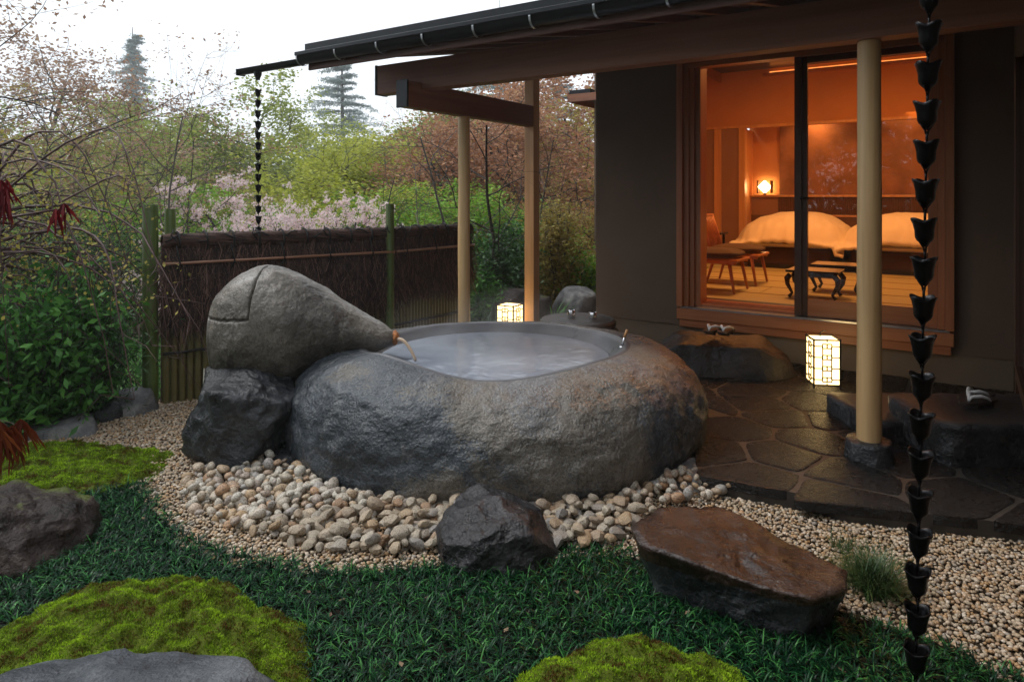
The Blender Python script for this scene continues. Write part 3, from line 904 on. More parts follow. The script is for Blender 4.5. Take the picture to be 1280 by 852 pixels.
link('stone_lid', np_mesh('stone_lid', a1, a2[:, ::-1], MAT['spout'], True), spout)
# raw broken tip with the outlet, warm light put into its colour
MAT['rust_hue'] = simple('outlet stone with painted orange glow', (.42, .15, .035), .5, var=.6, scale=40, bump=.8, bscale=120)
v0, f0 = ico(3)
tv = []
for d in v0:
    h = 1 + .35 * noise.noise(Vector(d) * 4.1)
    tv.append((d[0] * .028 * h, d[1] * .052 * h, d[2] * .046 * h))
link('outlet_tip', np_mesh('outlet_tip', tv, f0, MAT['rust_hue'], False), spout, loc=(-.785, SY + .02, .652))
# falling water; the peach base colour stands for lamp light on it
m, n, b = new_mat('falling hot water')
b.inputs['Base Color'].default_value = (.95, .72, .52, 1); b.inputs['Roughness'].default_value = .12; b.inputs['Transmission Weight'].default_value = .3; b.inputs['IOR'].default_value = 1.33
ns = N(n, 'ShaderNodeTexNoise', Scale=60.0); bp = N(n, 'ShaderNodeBump', Strength=.3, Distance=.004)
n.links.new(ns.outputs['Fac'], bp.inputs['Height']); n.links.new(bp.outputs[0], b.inputs['Normal'])
MAT['stream'] = m
pts = [(-.765 + .125 * t, SY + .0 - .02 * t, .645 + .03 * t - .165 * t * t) for t in np.linspace(0, 1, 12)]
so = MB().tube(pts, [.013 - .004 * t for t in np.linspace(0, 1, 12)], 10).obj('water_stream', MAT['stream'], smooth=True)
setp(so, label='thin arc of hot water falling from the boulder tip', cat='water')
# pale stake behind the black boulder (px 262, 455-480)
so = MB().lathe([(.014, 0), (.012, .1), (.010, .34), (.004, .5)], 10).obj('stake', simple('bleached stake', (.6, .56, .48), .6), loc=(-1.93, 4.28, .02), smooth=True)
setp(so, label='short pale tapered stake behind the black boulder', cat='stake')

# ================================================================== PAVING
PZ = .10
PAV = [(.98, 3.66), (1.45, 3.44), (1.62, 3.30), (1.94, 3.22), (2.4, 3.10), (3.0, 2.95), (4.3, 2.6), (5.2, 4.4), (3.86, 5.26), (.9, 7.26), (-.25, 7.9), (-.6, 7.6), (-.4, 6.3), (.9, 5.6), (1.35, 4.9), (1.12, 4.25)]
pav = empty('paving', (0, 0, 0), label='dark wet crazy paving in front of the room', cat='paving', kind='structure')
def shrink(poly, d):
    n = len(poly); o = []
    A = sum(poly[i][0] * poly[(i + 1) % n][1] - poly[(i + 1) % n][0] * poly[i][1] for i in range(n))
    sg = 1 if A > 0 else -1
    for i in range(n):
        p0 = Vector(poly[i - 1]); p1 = Vector(poly[i]); p2 = Vector(poly[(i + 1) % n])
        e1 = (p1 - p0); e2 = (p2 - p1)
        if e1.length < 1e-6 or e2.length < 1e-6: o.append(tuple(p1)); continue
        e1.normalize(); e2.normalize()
        n1 = Vector((-e1.y, e1.x)) * sg; n2 = Vector((-e2.y, e2.x)) * sg
        nn_ = (n1 + n2); nn_ = nn_ / max(.35, nn_.length_squared / 2) / 1.0
        o.append(tuple(p1 + nn_ * d))
    return o
MB().prism(shrink(PAV, .02), -.02, PZ - .006).obj('mortar_bed', MAT['mortar'], pav)
def clip(poly, p, nrm):
    o = []
    n = len(poly)
    for i in range(n):
        a_, b_ = poly[i], poly[(i + 1) % n]
        da = (a_[0] - p[0]) * nrm[0] + (a_[1] - p[1]) * nrm[1]; db = (b_[0] - p[0]) * nrm[0] + (b_[1] - p[1]) * nrm[1]
        if da <= 0: o.append(a_)
        if (da < 0 < db) or (db < 0 < da):
            t = da / (da - db); o.append((a_[0] + (b_[0] - a_[0]) * t, a_[1] + (b_[1] - a_[1]) * t))
    return o
r3 = np.random.default_rng(19)
seeds = []
tries = 0
while tries < 9000:
    tries += 1
    c = np.array([r3.uniform(-.8, 5.2), r3.uniform(2.5, 8.0)])
    if not in_poly(c[None], PAV)[0]: continue
    md = .30 if c[1] < 5 else .36
    if all(np.hypot(*(c - s_)) > md * (1 + .25 * math.sin(s_[0] * 7 + s_[1] * 5)) for s_ in seeds): seeds.append(c)
# reflect seeds are not needed: cells are cut by the (nearly convex) outline below
def inside_clip(cell):
    """cut a cell by the outline's front edges"""
    for i in range(len(PAV)):
        a_, b_ = PAV[i], PAV[(i + 1) % len(PAV)]
        # only edges that face outwards next to this cell
        ex, ey = b_[0] - a_[0], b_[1] - a_[1]; L = math.hypot(ex, ey)
        nrm = (ey / L, -ex / L)   # outline runs counter-clockwise
        cc = np.mean(np.array(cell), axis=0) if cell else None
        if cc is None: return cell
        t = ((cc[0] - a_[0]) * ex + (cc[1] - a_[1]) * ey) / (L * L)
        if -.35 < t < 1.35 and abs((cc[0] - a_[0]) * nrm[0] + (cc[1] - a_[1]) * nrm[1]) < .6:
            c2 = clip(cell, a_, nrm)
            if len(c2) >= 3: cell = c2
    return cell
A_ = sum(PAV[i][0] * PAV[(i + 1) % len(PAV)][1] - PAV[(i + 1) % len(PAV)][0] * PAV[i][1] for i in range(len(PAV)))
assert A_ > 0
for s_ in seeds:
    cell = [(s_[0] - .8, s_[1] - .8), (s_[0] + .8, s_[1] - .8), (s_[0] + .8, s_[1] + .8), (s_[0] - .8, s_[1] + .8)]
    for q in seeds:
        if q is s_: continue
        d = q - s_; L = np.hypot(*d)
        if L < 1.7: cell = clip(cell, tuple(s_ + d / 2), tuple(d / L))
    cell = inside_clip(cell)
    if len(cell) < 3: continue
    cell = shrink(cell, .008 + r3.uniform(0, .006))
    # wobbly outline
    ring = []
    n = len(cell); cc = np.mean(np.array(cell), axis=0)
    for i in range(n):
        a_, b_ = np.array(cell[i]), np.array(cell[(i + 1) % n]); L = np.hypot(*(b_ - a_)); k = max(2, int(L / .05))
        for j in range(k):
            t = (j + .0) / k
            p = a_ + (b_ - a_) * t
            if j == 0: p = p + (cc - p) * .05
            w_ = .007 * noise.noise(Vector((p[0] * 9, p[1] * 9, 3)))
            dd = (p - cc) / (np.hypot(*(p - cc)) + 1e-6)
            ring.append(p + dd * w_)
    m_ = len(ring); zt_ = PZ + r3.uniform(-.002, .003); lx, ly = r3.normal(0, .003, 2)
    vs = []; fs = []
    def zz(p, ins): return zt_ + (p[0] - cc[0]) * lx + (p[1] - cc[1]) * ly + .003 * noise.fractal(Vector((p[0] * 5, p[1] * 5, 1)), 1, 2, 3) - ins
    for p in ring: vs.append((p[0], p[1], PZ - .05))
    for p in ring: vs.append((p[0], p[1], zz(p, .004)))
    for f_, ins in ((.955, 0), (.66, 0), (.33, 0)):
        for p in ring:
            q = cc + (p - cc) * f_; vs.append((q[0], q[1], zz(q, ins)))
    vs.append((cc[0], cc[1], zz(cc, 0)))
    for L_ in range(4):
        for i in range(m_):
            fs.append((L_ * m_ + i, L_ * m_ + (i + 1) % m_, (L_ + 1) * m_ + (i + 1) % m_, (L_ + 1) * m_ + i))
    for i in range(m_): fs.append((4 * m_ + i, 4 * m_ + (i + 1) % m_, 5 * m_))
    mb = MB(); mb.add(vs, fs); o = mb.obj('flagstone', MAT['flag'], pav); auto_smooth(o, 50)

# step stones --------------------------------------------------------------
pl = [(-1, -.2, .2, .56), (-.7, -.7, .4, .46), (0, -1, .35, .235), (.6, -.8, .3, .42), (1, -.1, .5, .52), (.9, .6, .2, .5), (0, 1, .1, .25), (-.7, .7, .2, .45), (.02, -.08, 1, .155), (.5, -.1, 1, .27), (-.5, -.1, 1, .29), (0, 0, -1, .2)]
rock('step_boulder', (1.80, 5.93, .20), pl, 6, 30, .03, 2.6, 17, MAT['step_rock'], ridge=.035,
     label='long dark rounded step boulder below the window with sandals on it', cat='boulder').rotation_euler = (0, 0, -.25)
def cut_stone(name, x0, x1, y0, y1, z0, z1, label, seed, rz=0.0):
    v0, f0 = ico(5); hx, hy, hz = (x1 - x0) / 2, (y1 - y0) / 2, (z1 - z0) / 2
    planes = [(-1, -.05, 0, hx), (1, .05, 0, hx), (0, -1, -.1, hy), (0, 1, 0, hy), (0, 0, 1, hz), (0, 0, -1, hz), (-1, -1, 0, (hx + hy) * .66), (1, -1, 0, (hx + hy) * .68), (-1, 1, 0, (hx + hy) * .68), (1, 1, 0, (hx + hy) * .68)]
    k = np.maximum(v0 @ np.array([np.array(p[:3]) / np.linalg.norm(p[:3]) for p in planes]).T, 0) / np.array([p[3] for p in planes])
    rad = 1 / np.sum(k ** 40, axis=1) ** (1 / 40)
    Vv = v0 * rad[:, None]; o_ = []
    for p in Vv:
        side = 1 - max(0, min(1, (p[2] - hz * .82) / (hz * .16)))
        h = noise.fractal(Vector(p) * 6 + Vector((seed, 0, 0)), .9, 2, 5) * .022 * side
        d = np.array([p[0], p[1], 0]); d = d / (np.linalg.norm(d) + 1e-6)
        o_.append(p + d * h)
    o = link(name, np_mesh(name, o_, f0, None, True), None, loc=((x0 + x1) / 2, (y0 + y1) / 2, (z0 + z1) / 2), rot=(0, 0, rz))
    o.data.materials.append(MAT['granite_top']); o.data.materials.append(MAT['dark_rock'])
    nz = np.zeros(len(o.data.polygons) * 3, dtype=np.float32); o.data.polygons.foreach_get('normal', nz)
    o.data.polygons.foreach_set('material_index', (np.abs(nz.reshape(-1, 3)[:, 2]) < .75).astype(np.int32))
    return setp(o, label=label, cat='step stone')
cut_stone('step_stone', 2.20, 2.80, 4.16, 4.80, .06, .225, 'lower flat cut step stone between the log post and the rain chain', 3)
cut_stone('step_stone', 2.40, 3.30, 3.78, 4.40, .05, .335, 'thick cut step stone with rough sides at the right edge', 8)

# round stone table with two metal cups (px 683-765, 388-415)
t_ = empty('round_stone_table', (.60, 6.22, .10), label='round grooved stone pedestal with two metal cups behind the bath', cat='stone table')
MB().lathe([(.001, 0), (.33, 0), (.385, .08), (.40, .18), (.37, .28), (.33, .315)], 40, mod=lambda a_, z: 1 + .02 * math.sin(5 * a_)).obj('pedestal', MAT['step_rock'], t_, smooth=True)
MB().lathe([(.33, .312), (.345, .335), (.345, .365), (.325, .385), (.31, .388), (.30, .382), (.29, .388), (.001, .392)], 48).obj('table_top', MAT['granite_top'], t_, smooth=True)
for i, (dx, dy, s, lb) in enumerate([(-.06, -.02, 1.0, 'taller metal cup at left on the round stone table'), (.13, -.06, .82, 'shorter metal cup at right on the round stone table')]):
    c = MB().lathe([(.001, 0), (.033, 0), (.035, .004), (.036, .075), (.033, .078), (.032, .012), (.001, .01)], 24).obj('metal_cup', MAT['chrome'], loc=(.60 + dx, 6.22 + dy, .49), smooth=True)
    c.scale = (1, 1, s); setp(c, label=lb, cat='cup', group='metal cups on the round stone table')

# geta sandals -------------------------------------------------------------
def geta(x, y, z, rz, label):
    root = empty('sandal', (x, y, z), rz, label, 'sandal', 'wooden sandals left on the step stones'); root.scale = (1.15,) * 3
    poly = [(.12 * math.cos(a_) , .045 * math.sin(a_) * (1 if abs(math.cos(a_)) < .8 else 1)) for a_ in np.linspace(0, 2 * math.pi, 21)[:-1]]
    poly = [(math.copysign(abs(math.cos(a_)) ** .6, math.cos(a_)) * .12, math.copysign(abs(math.sin(a_)) ** .7, math.sin(a_)) * .045) for a_ in np.linspace(0, 2 * math.pi, 25)[:-1]]
    MB().prism(poly, .022, .036).obj('sole', MAT['geta'], root)
    for xx in (-.055, .045): MB().box((xx - .012, -.04, 0), (xx + .012, .04, .022), .002).obj('tooth', MAT['geta'], root)
    for sgn in (-1, 1):
        pts = [(.072, 0, .036), (.06, sgn * .008, .058), (.02, sgn * .03, .062), (-.02, sgn * .04, .05), (-.035, sgn * .04, .034)]
        MB().tube(pts, [.007, .010, .012, .010, .007], 8, squash=.8).obj('strap', MAT['white'], root, smooth=True)
    return root
geta(1.74, 5.90, .413, -2.3, 'left sandal with white strap on the long step boulder')
geta(1.84, 5.86, .413, -2.2, 'right sandal with white strap on the long step boulder')
geta(2.80, 4.10, .338, -2.75, 'nearer sandal with white straps on the thick cut step stone')
geta(2.86, 4.20, .338, -2.75, 'farther sandal with white straps on the thick cut step stone')

# ================================================================== LANTERNS
def lantern(x, y, z, rz, label):
    root = empty('lantern', (x, y, z), rz, label, 'lantern', 'lit box lanterns on the ground')
    h0, h1, hw_ = .03, .39, .098
    for sx in (-1, 1):
        for sy in (-1, 1):
            MB().box((sx * hw_ - .006, sy * hw_ - .006, 0), (sx * hw_ + .006, sy * hw_ + .006, h1), .001).obj('corner_post', MAT['black_wood'], root)
    MB().box((-hw_ + .003, -hw_ + .003, h0 + .006), (hw_ - .003, hw_ - .003, h1 - .012)).obj('paper_shade', MAT['lantern_paper'], root)
    for z_ in (h0, h1 - .01):
        m_ = MB(); t = .005
        for s_ in (-1, 1):
            m_.box((-hw_ + .006, s_ * hw_ - t, z_ - t), (hw_ - .006, s_ * hw_ + t, z_ + t)); m_.box((s_ * hw_ - t, -hw_ + .006, z_ - t), (s_ * hw_ + t, hw_ - .006, z_ + t))
        m_.obj('rail', MAT['black_wood'], root)
    # meander lattice, one part per face
    def lat():
        m_ = MB(); T = .0036
        def hb(x0, x1, z_): m_.box((x0, -T, z_ - T), (x1, T, z_ + T))
        def vb(x_, z0, z1): m_.box((x_ - T, -T * .8, z0), (x_ + T, T * .8, z1))
        H = h1 - h0; W = hw_ - .006; zz_ = lambda f: h0 + f * H
        a_ = .033
        for f in (.12, .36, .60, .84): hb(-W, -a_, zz_(f)); hb(a_, W, zz_(f))
        for (c, f) in ((-.018, .84), (.018, .84), (-.018, .60), (.018, .60), (-.018, .36), (.018, .36), (-.018, .12), (.018, .12)):
            q = .017
            for sg in (-1, 1): hb(c - q, c + q, zz_(f) + sg * q); vb(c + sg * q, zz_(f) - q, zz_(f) + q)
        vb(-a_, zz_(.36), zz_(.60)); vb(a_, zz_(.36), zz_(.60)); vb(-a_ - .0, zz_(.60), zz_(.84)); vb(a_, zz_(.60), zz_(.84)); vb(-a_, zz_(.12), zz_(.36)); vb(a_, zz_(.12), zz_(.36))
        vb(0, zz_(.93), zz_(1)); vb(0, zz_(0), zz_(.05))
        return m_
    me = lat().mesh('lattice', MAT['black_wood'])
    for k in range(4):
        a_ = k * math.pi / 2
        o = link('lattice', me, root, loc=(math.sin(a_) * (hw_ + .001), -math.cos(a_) * (hw_ + .001), 0), rot=(0, 0, a_))
    MB().tube([(-.02, 0, h1), (-.02, 0, h1 + .03), (0, 0, h1 + .045), (.02, 0, h1 + .045)], .004, 6).obj('hook', MAT['black_metal'], root)
    return root
lantern(2.46, 5.40, PZ, -.12, 'lit paper lantern standing on the wet paving below the window')
lantern(-.02, 7.05, PZ, -.55, 'lit paper lantern behind the bath beside the square porch post')
# ================================================================== HOUSE (local frame: x = along wall to the right, y = into the room)
HB = (1.52, 6.84, 0)
house = empty('guest_house', HB, HANG, 'taupe plaster guest house with an orange lit room behind sliding windows', 'building')
def hbox(name, lo, hi, mat, parent=house, b=0.0):
    c = tuple((l + h) / 2 for l, h in zip(lo, hi))
    m_ = MB().box(tuple(l - k for l, k in zip(lo, c)), tuple(h - k for h, k in zip(hi, c)), b)
    return m_.obj(name, mat, parent, loc=c)
S0, S1 = -.755, 2.83
W0, W1 = .16, 2.445       # window assembly
ZS, ZT = .50, 2.90
TW = .16                  # wall thickness
TOP = 4.3
hbox('wall', (S0, 0, .33), (W0, TW, TOP), MAT['plaster'])
hbox('wall', (W1, 0, .33), (S1 + .1, TW, TOP), MAT['plaster'])
hbox('wall', (W0, .002, .33), (W1, TW - .002, ZS - .12), MAT['plaster'])
hbox('wall', (W0, .002, ZT), (W1, TW - .002, TOP), MAT['plaster'])
hbox('foundation', (S0 - .0, .015, -.05), (S1, TW - .01, .327), MAT['foundation'])
hbox('wall', (S0, TW, -.05), (S0 + .14, 2.7, TOP), MAT['plaster'])
hbox('wall', (-2.15, 2.7, -.05), (S0 + .14, 2.82, TOP), MAT['plaster'])
# return wall at the right, running towards the garden, lengthened out of view to block light
hbox('wall', (S1, -5.6, .33), (S1 + .16, -.0, TOP - .3), MAT['plaster'])
hbox('foundation', (S1 + .012, -5.6, -.05), (S1 + .15, -.0, .327), MAT['foundation'])
hbox('door_frame', (S1 - .035, -1.02, .10), (S1, -.93, 2.5), MAT['door_dark'])
hbox('door_frame', (S1 - .035, -2.6, .42), (S1, -1.02, .50), MAT['door_dark'])
hbox('door_panel', (S1 - .015, -2.5, .50), (S1, -1.03, 2.45), MAT['lacquer'])
# window surround
sur = hbox('window_frame', (W0, -.07, ZS - .10), (W1, .05, ZS + .005), MAT['frame'], b=.004)      # outer sill beam
hbox('apron_board', (W0 + .02, -.045, ZS - .175), (W1 - .02, .0, ZS - .103), MAT['frame'], sur.parent, b=.003)
hbox('sill_track', (W0 + .03, -.055, ZS + .006), (W1 - .03, .04, ZS + .022), MAT['steel'])
for i, (a_, b_, d0, d1) in enumerate([(W0, W0 + .055, -.075, .16), (W0 + .058, W0 + .105, -.03, .15), (W0 + .108, W0 + .15, .0, .15), (W0 + .153, W0 + .205, .03, .22)]):
    hbox('window_jamb', (a_, d0, ZS + .024), (b_, d1, ZT - .004), MAT['frame_z'])
for i, (a_, b_, d0, d1) in enumerate([(W1 - .06, W1, -.075, .16), (W1 - .11, W1 - .063, -.03, .15), (W1 - .18, W1 - .113, .0, .2)]):
    hbox('window_jamb', (a_, d0, ZS + .024), (b_, d1, ZT - .004), MAT['frame_z'])
hbox('window_head', (W0, -.07, ZT - .0), (W1, .22, ZT + .12), MAT['frame'])
hbox('window_head', (W0 + .06, -.03, ZT - .05), (W1 - .065, .1, ZT - .003), MAT['frame'])
hbox('inner_sill', (W0 + .06, .044, ZS + .0), (W1 - .065, .40, .545), MAT['frame'])
for k in range(3):
    hbox('track_rib', (W0 + .21, .10 + k * .07, .546), (W1 - .2, .115 + k * .07, .556), MAT['frame'])
# sliding doors
D0, D1 = 1.235, W1 - .18
door = hbox('sliding_door', (D0 + .105, .03, .528), (D1, .07, .675), MAT['frame'])       # bottom rail carries the door
def dpart(name, lo, hi, mat):
    c0 = door.location
    return hbox(name, tuple(l - k for l, k in zip(lo, c0)), tuple(h - k for h, k in zip(hi, c0)), mat, door)
dpart('stile', (D0, .0, .526), (D0 + .06, .072, ZT - .052), MAT['door_dark'])
dpart('stile', (D0 + .061, .024, .526), (D0 + .104, .074, ZT - .052), MAT['door_dark'])
dpart('glass_pane', (D0 + .105, .046, .676), (D1, .052, ZT - .11), MAT['glass'])
dpart('top_rail', (D0 + .105, .032, ZT - .108), (D1, .068, ZT - .052), MAT['door_dark'])
MB().tube([(D0 + .05 - door.location.x, -.01 - .05, 1.58 - door.location.z), (D0 + .125 - door.location.x, -.01 - .05, 1.58 - door.location.z)], [.014, .006], 8).obj('latch', MAT['black_metal'], door)

# ---- room
RF = .56
RL, RR_, TB, TH, RC = -2.05, 4.2, 5.95, 5.3, 3.75
hbox('room_wall', (RL - .1, 2.821, -.05), (RL, TB + .3, RC + .3), MAT['plaster_in'])
hbox('room_wall', (S0 + .141, TW, .3), (S0 + .15, 2.815, RC), MAT['plaster_in'])
hbox('room_wall', (RR_, TW + .002, .3), (RR_ + .1, TB + .3, RC + .3), MAT['plaster_in'])
hbox('room_wall', (W1 + .02, TW + .002, .3), (RR_, TW + .06, RC), MAT['plaster_in'])
hbox('room_wall', (S0 + .152, TW + .002, .3), (W0 - .02, TW + .06, RC), MAT['plaster_in'])
hbox('ceiling', (S0 + .01, TW, RC), (RR_, 2.82, RC + .05), MAT['plaster_in'])
hbox('ceiling', (RL, 2.821, RC), (RR_, TH, RC + .05), MAT['plaster_in'])
NS = -.62      # left side of the bed alcove (s)
hbox('header_wall', (RL, TH, 2.80), (RR_, TH + .12, RC), MAT['plaster_in'])
hbox('header_rail', (RL, TH - .025, 2.755), (RR_, TH + .12, 2.797), MAT['cedar_b'])
hbox('room_wall', (RL, TH, RF), (NS - .1, TH + .12, 2.752), MAT['plaster_low'])
hbox('room_post', (NS - .1, TH - .03, RF), (NS, TH + .125, 2.753), MAT['cedar_b'])
hbox('room_post', (-1.14, TH - .03, RF), (-1.02, TH - .001, 2.753), MAT['cedar_b'])
hbox('alcove_wall', (NS - .1, TH + .13, RF), (NS - .04, TB, 2.75), MAT['plaster_in'])
hbox('alcove_ceiling', (NS - .1, TH + .13, 2.9), (RR_, TB + .1, 2.95), MAT['plaster_in'])
hbox('alcove_wall', (NS - .1, TB, 1.62), (NS + .42, TB + .1, 2.9), MAT['plaster_in'])
hbox('alcove_wall', (NS + .42, TB - .03, 1.62), (RR_, TB + .1, 2.9), MAT['art'])
hbox('headboard', (NS - .04, TB - .10, RF), (RR_, TB, 1.27), MAT['cabinet'])
hbox('headboard', (NS - .04, TB - .06, 1.27), (NS + .40, TB, 1.60), MAT['plaster_low'])
hbox('headboard_shelf', (NS - .04, TB - .13, 1.585), (RR_, TB, 1.618), MAT['cedar_b'])
hbox('headboard_rail', (NS + .42, TB - .115, 1.255), (RR_, TB - .05, 1.285), MAT['cedar_b'])
hbox('headboard_back', (NS + .40, TB - .05, 1.286), (RR_, TB, 1.584), MAT['cabinet'])
ln = hbox('headboard_slats', (NS + .41, TB - .052, 1.30), (NS + .42, TB - .05, 1.31), MAT['cabinet'])
mb = MB()
x_ = NS + .43
sl_me = MB().box((-.008, -.009, -.148), (.008, .009, .148)).mesh('slat', MAT['cedar_dark'])
k = 0
while x_ < 3.4 and k < 130:
    link('slat', sl_me, house, loc=(x_, TB - .072, 1.435)); x_ += .031; k += 1
bpy.data.objects.remove(ln)
# ceiling battens
for k in range(7): hbox('ceiling_batten', (S0 + .16, .6 + k * .75, RC - .03), (RR_, .63 + k * .75, RC), MAT['cedar_dark'])
# floor: tatami mats as pieces
fl = hbox('room_floor', (S0 + .16, .40, .40), (RR_, TB, RF - .03), MAT['soil'])
hbox('room_floor', (RL, 2.83, .40), (S0 + .158, TB, RF - .03), MAT['soil'])
def tat(x0, x1, y0, y1):
    g_ = .003
    f_ = fl.location
    o = hbox('tatami_mat', (x0 + g_ - f_.x, y0 + g_ - f_.y, RF - .029 - f_.z), (x1 - g_ - f_.x, y1 - g_ - f_.y, RF - f_.z), MAT['tatami'], fl)
    return o
y_ = .41; row = 0
while y_ < TB - .2:
    x_ = RL + .02 + (row % 2) * -.9
    while x_ < RR_:
        x1_ = min(x_ + 1.8, RR_); LL_ = RL if y_ > 2.82 else S0 + .16
        if x1_ - max(x_, LL_) > .1:
            tat(max(x_, LL_), x1_, y_, min(y_ + .6, TB))
        x_ += 1.8
    hbox('mat_border', (RL if y_ > 2.82 else S0 + .16, y_ + .585, RF - .001), (RR_, y_ + .613, RF + .002), MAT['tatami_edge'])
    y_ += .6; row += 1
# cove light strip at the foot of the header and lit ceiling line
hbox('cove_light', (-.2, TH - .10, RC - .115), (RR_ - .1, TH - .04, RC - .10), MAT['cove'])
hbox('cove_board', (-.3, TH - .13, RC - .16), (RR_, TH - .001, RC - .12), MAT['frame'])

def hp(s, t, z): return hw(s, t, z)
# wall lamp on the shelf
wl = empty('bedside_lamp', hp(NS + .20, TB - .14, 1.618), HANG, 'glowing faceted lamp on the shelf left of the first bed', 'lamp')
MB().box((-.02, -.02, 0), (.02, .02, .03)).obj('base', MAT['cabinet'], wl)
a_ = .105
v_ = [(-a_, 0, .14), (0, -.09, .14 - a_), (a_, 0, .14), (0, -.09, .14 + a_), (0, .07, .14)]
mb = MB(); mb.add([(-a_, -.06, .14), (0, -.06, .14 - a_), (a_, -.06, .14), (0, -.06, .14 + a_), (-a_, .05, .14), (0, .05, .14 - a_), (a_, .05, .14), (0, .05, .14 + a_)],
                  [(0, 1, 2, 3), (7, 6, 5, 4), (0, 4, 5, 1), (1, 5, 6, 2), (2, 6, 7, 3), (3, 7, 4, 0)]); mb.obj('shade', MAT['wall_lamp'], wl)
for (x0, x1, z0, z1) in ((-.125, -.10, .03, .25), (.10, .125, .03, .25), (-.1, .1, .03, .036), (-.1, .1, .244, .25)):
    MB().box((x0, -.05, z0), (x1, .05, z1)).obj('frame', MAT['cedar_dark'], wl)

# room ceiling lamps (warm): the lit ceiling fittings of the room
def area(name, loc, size, power, col=(1, .50, .20), rot=(0, 0, 0)):
    l = bpy.data.lights.new(name, 'AREA'); l.energy = power; l.size = size; l.color = col
    o = bpy.data.objects.new(name, l); COL.objects.link(o); o.location = loc; o.rotation_euler = rot
    return o
LPOW = 1.0
area('room_ceiling_lamp', hp(.6, 2.3, RC - .06), .8, 70 * LPOW, (1, .38, .10))
area('room_ceiling_lamp', hp(2.2, 3.2, RC - .06), .6, 28 * LPOW, (1, .38, .10))
area('alcove_lamp', hp(.4, TB - .25, 2.86), .5, 6 * LPOW, (1, .42, .12))
area('alcove_lamp', hp(2.2, TB - .25, 2.86), 1.2, 9 * LPOW, (1, .42, .12))

# ---- beds
def bed(s, t, label):
    root = empty('bed', hp(s, t, RF), HANG, label, 'bed', 'two beds side by side')
    Wd, Ld = 1.2, 2.05
    MB().box((.06, .08, .0), (Wd - .06, Ld, .06), .005).obj('plinth', MAT['lacquer'], root)
    MB().box((0, 0, .06), (Wd, Ld, .30), .02).obj('bed_base', MAT['bedbase'], root)
    MB().box((.01, .01, .302), (Wd - .01, Ld - .01, .39), .04).obj('mattress', MAT['duvet'], root)
    nx, ny = 70, 84
    V = []
    for j in range(ny):
        for i in range(nx):
            u = -1 + 2 * i / (nx - 1); v = -1 + 2 * j / (ny - 1)
            r_ = (abs(u) ** 3.2 + abs(v) ** 4) ** (1 / 3.4)
            x = Wd / 2 + u * (Wd / 2 + .17); y = Ld * .44 + v * (Ld * .44 + .12)
            k = max(0, 1 - min(1, r_) ** 2.6)
            z = .44 + .36 * k ** .75 - .10 * max(0, r_ - .86) * 3.2
            # puffs and folds
            z += .014 * noise.fractal(Vector((x * 1.8 + s, y * 1.8, 2.0 + s)), 1, 2, 3) * (k ** .3 + .2)
            fold = noise.noise(Vector((x * 11 + s * 3, y * 5, 5))) * .035 * (1 - k) + (noise.ridged_multi_fractal(Vector((x * 2.2 + s, y * 1.6, 4)), .9, 2, 3, 1, 2) - 1.1) * .012
            if u > .88 and v < -.86: z -= .10
            z = max(z + fold, .23 + .05 * noise.noise(Vector((x * 5, y * 5, 1))))
            x += .02 * noise.noise(Vector((x * 6, y * 6, 9))) * (1 - k); y += .025 * noise.noise(Vector((x * 6, y * 6, 19))) * (1 - k)
            V.append((x, y, z))
    ii = np.arange(nx * ny).reshape(ny, nx)
    Q = np.stack([ii[:-1, :-1], ii[:-1, 1:], ii[1:, 1:], ii[1:, :-1]], -1).reshape(-1, 4)
    d = link('duvet', np_mesh('duvet', V, Q, MAT['duvet'], True), root)
    md = d.modifiers.new('thick', 'SOLIDIFY'); md.thickness = .04; md.offset = -1
    MB().box((.2, Ld - .42, .56), (Wd - .2, Ld - .06, .70), .06).obj('pillow', MAT['duvet'], root)
    return root
b0 = np.array([4.39, 9.4]) - HO
sB = float(b0 @ EX); tB = float(b0 @ EY)
bed(sB - 1.2, tB, 'left bed under a puffy cream duvet beside the glowing lamp')
bed(sB + .25, tB, 'right bed under a puffy cream duvet, partly behind the log post')

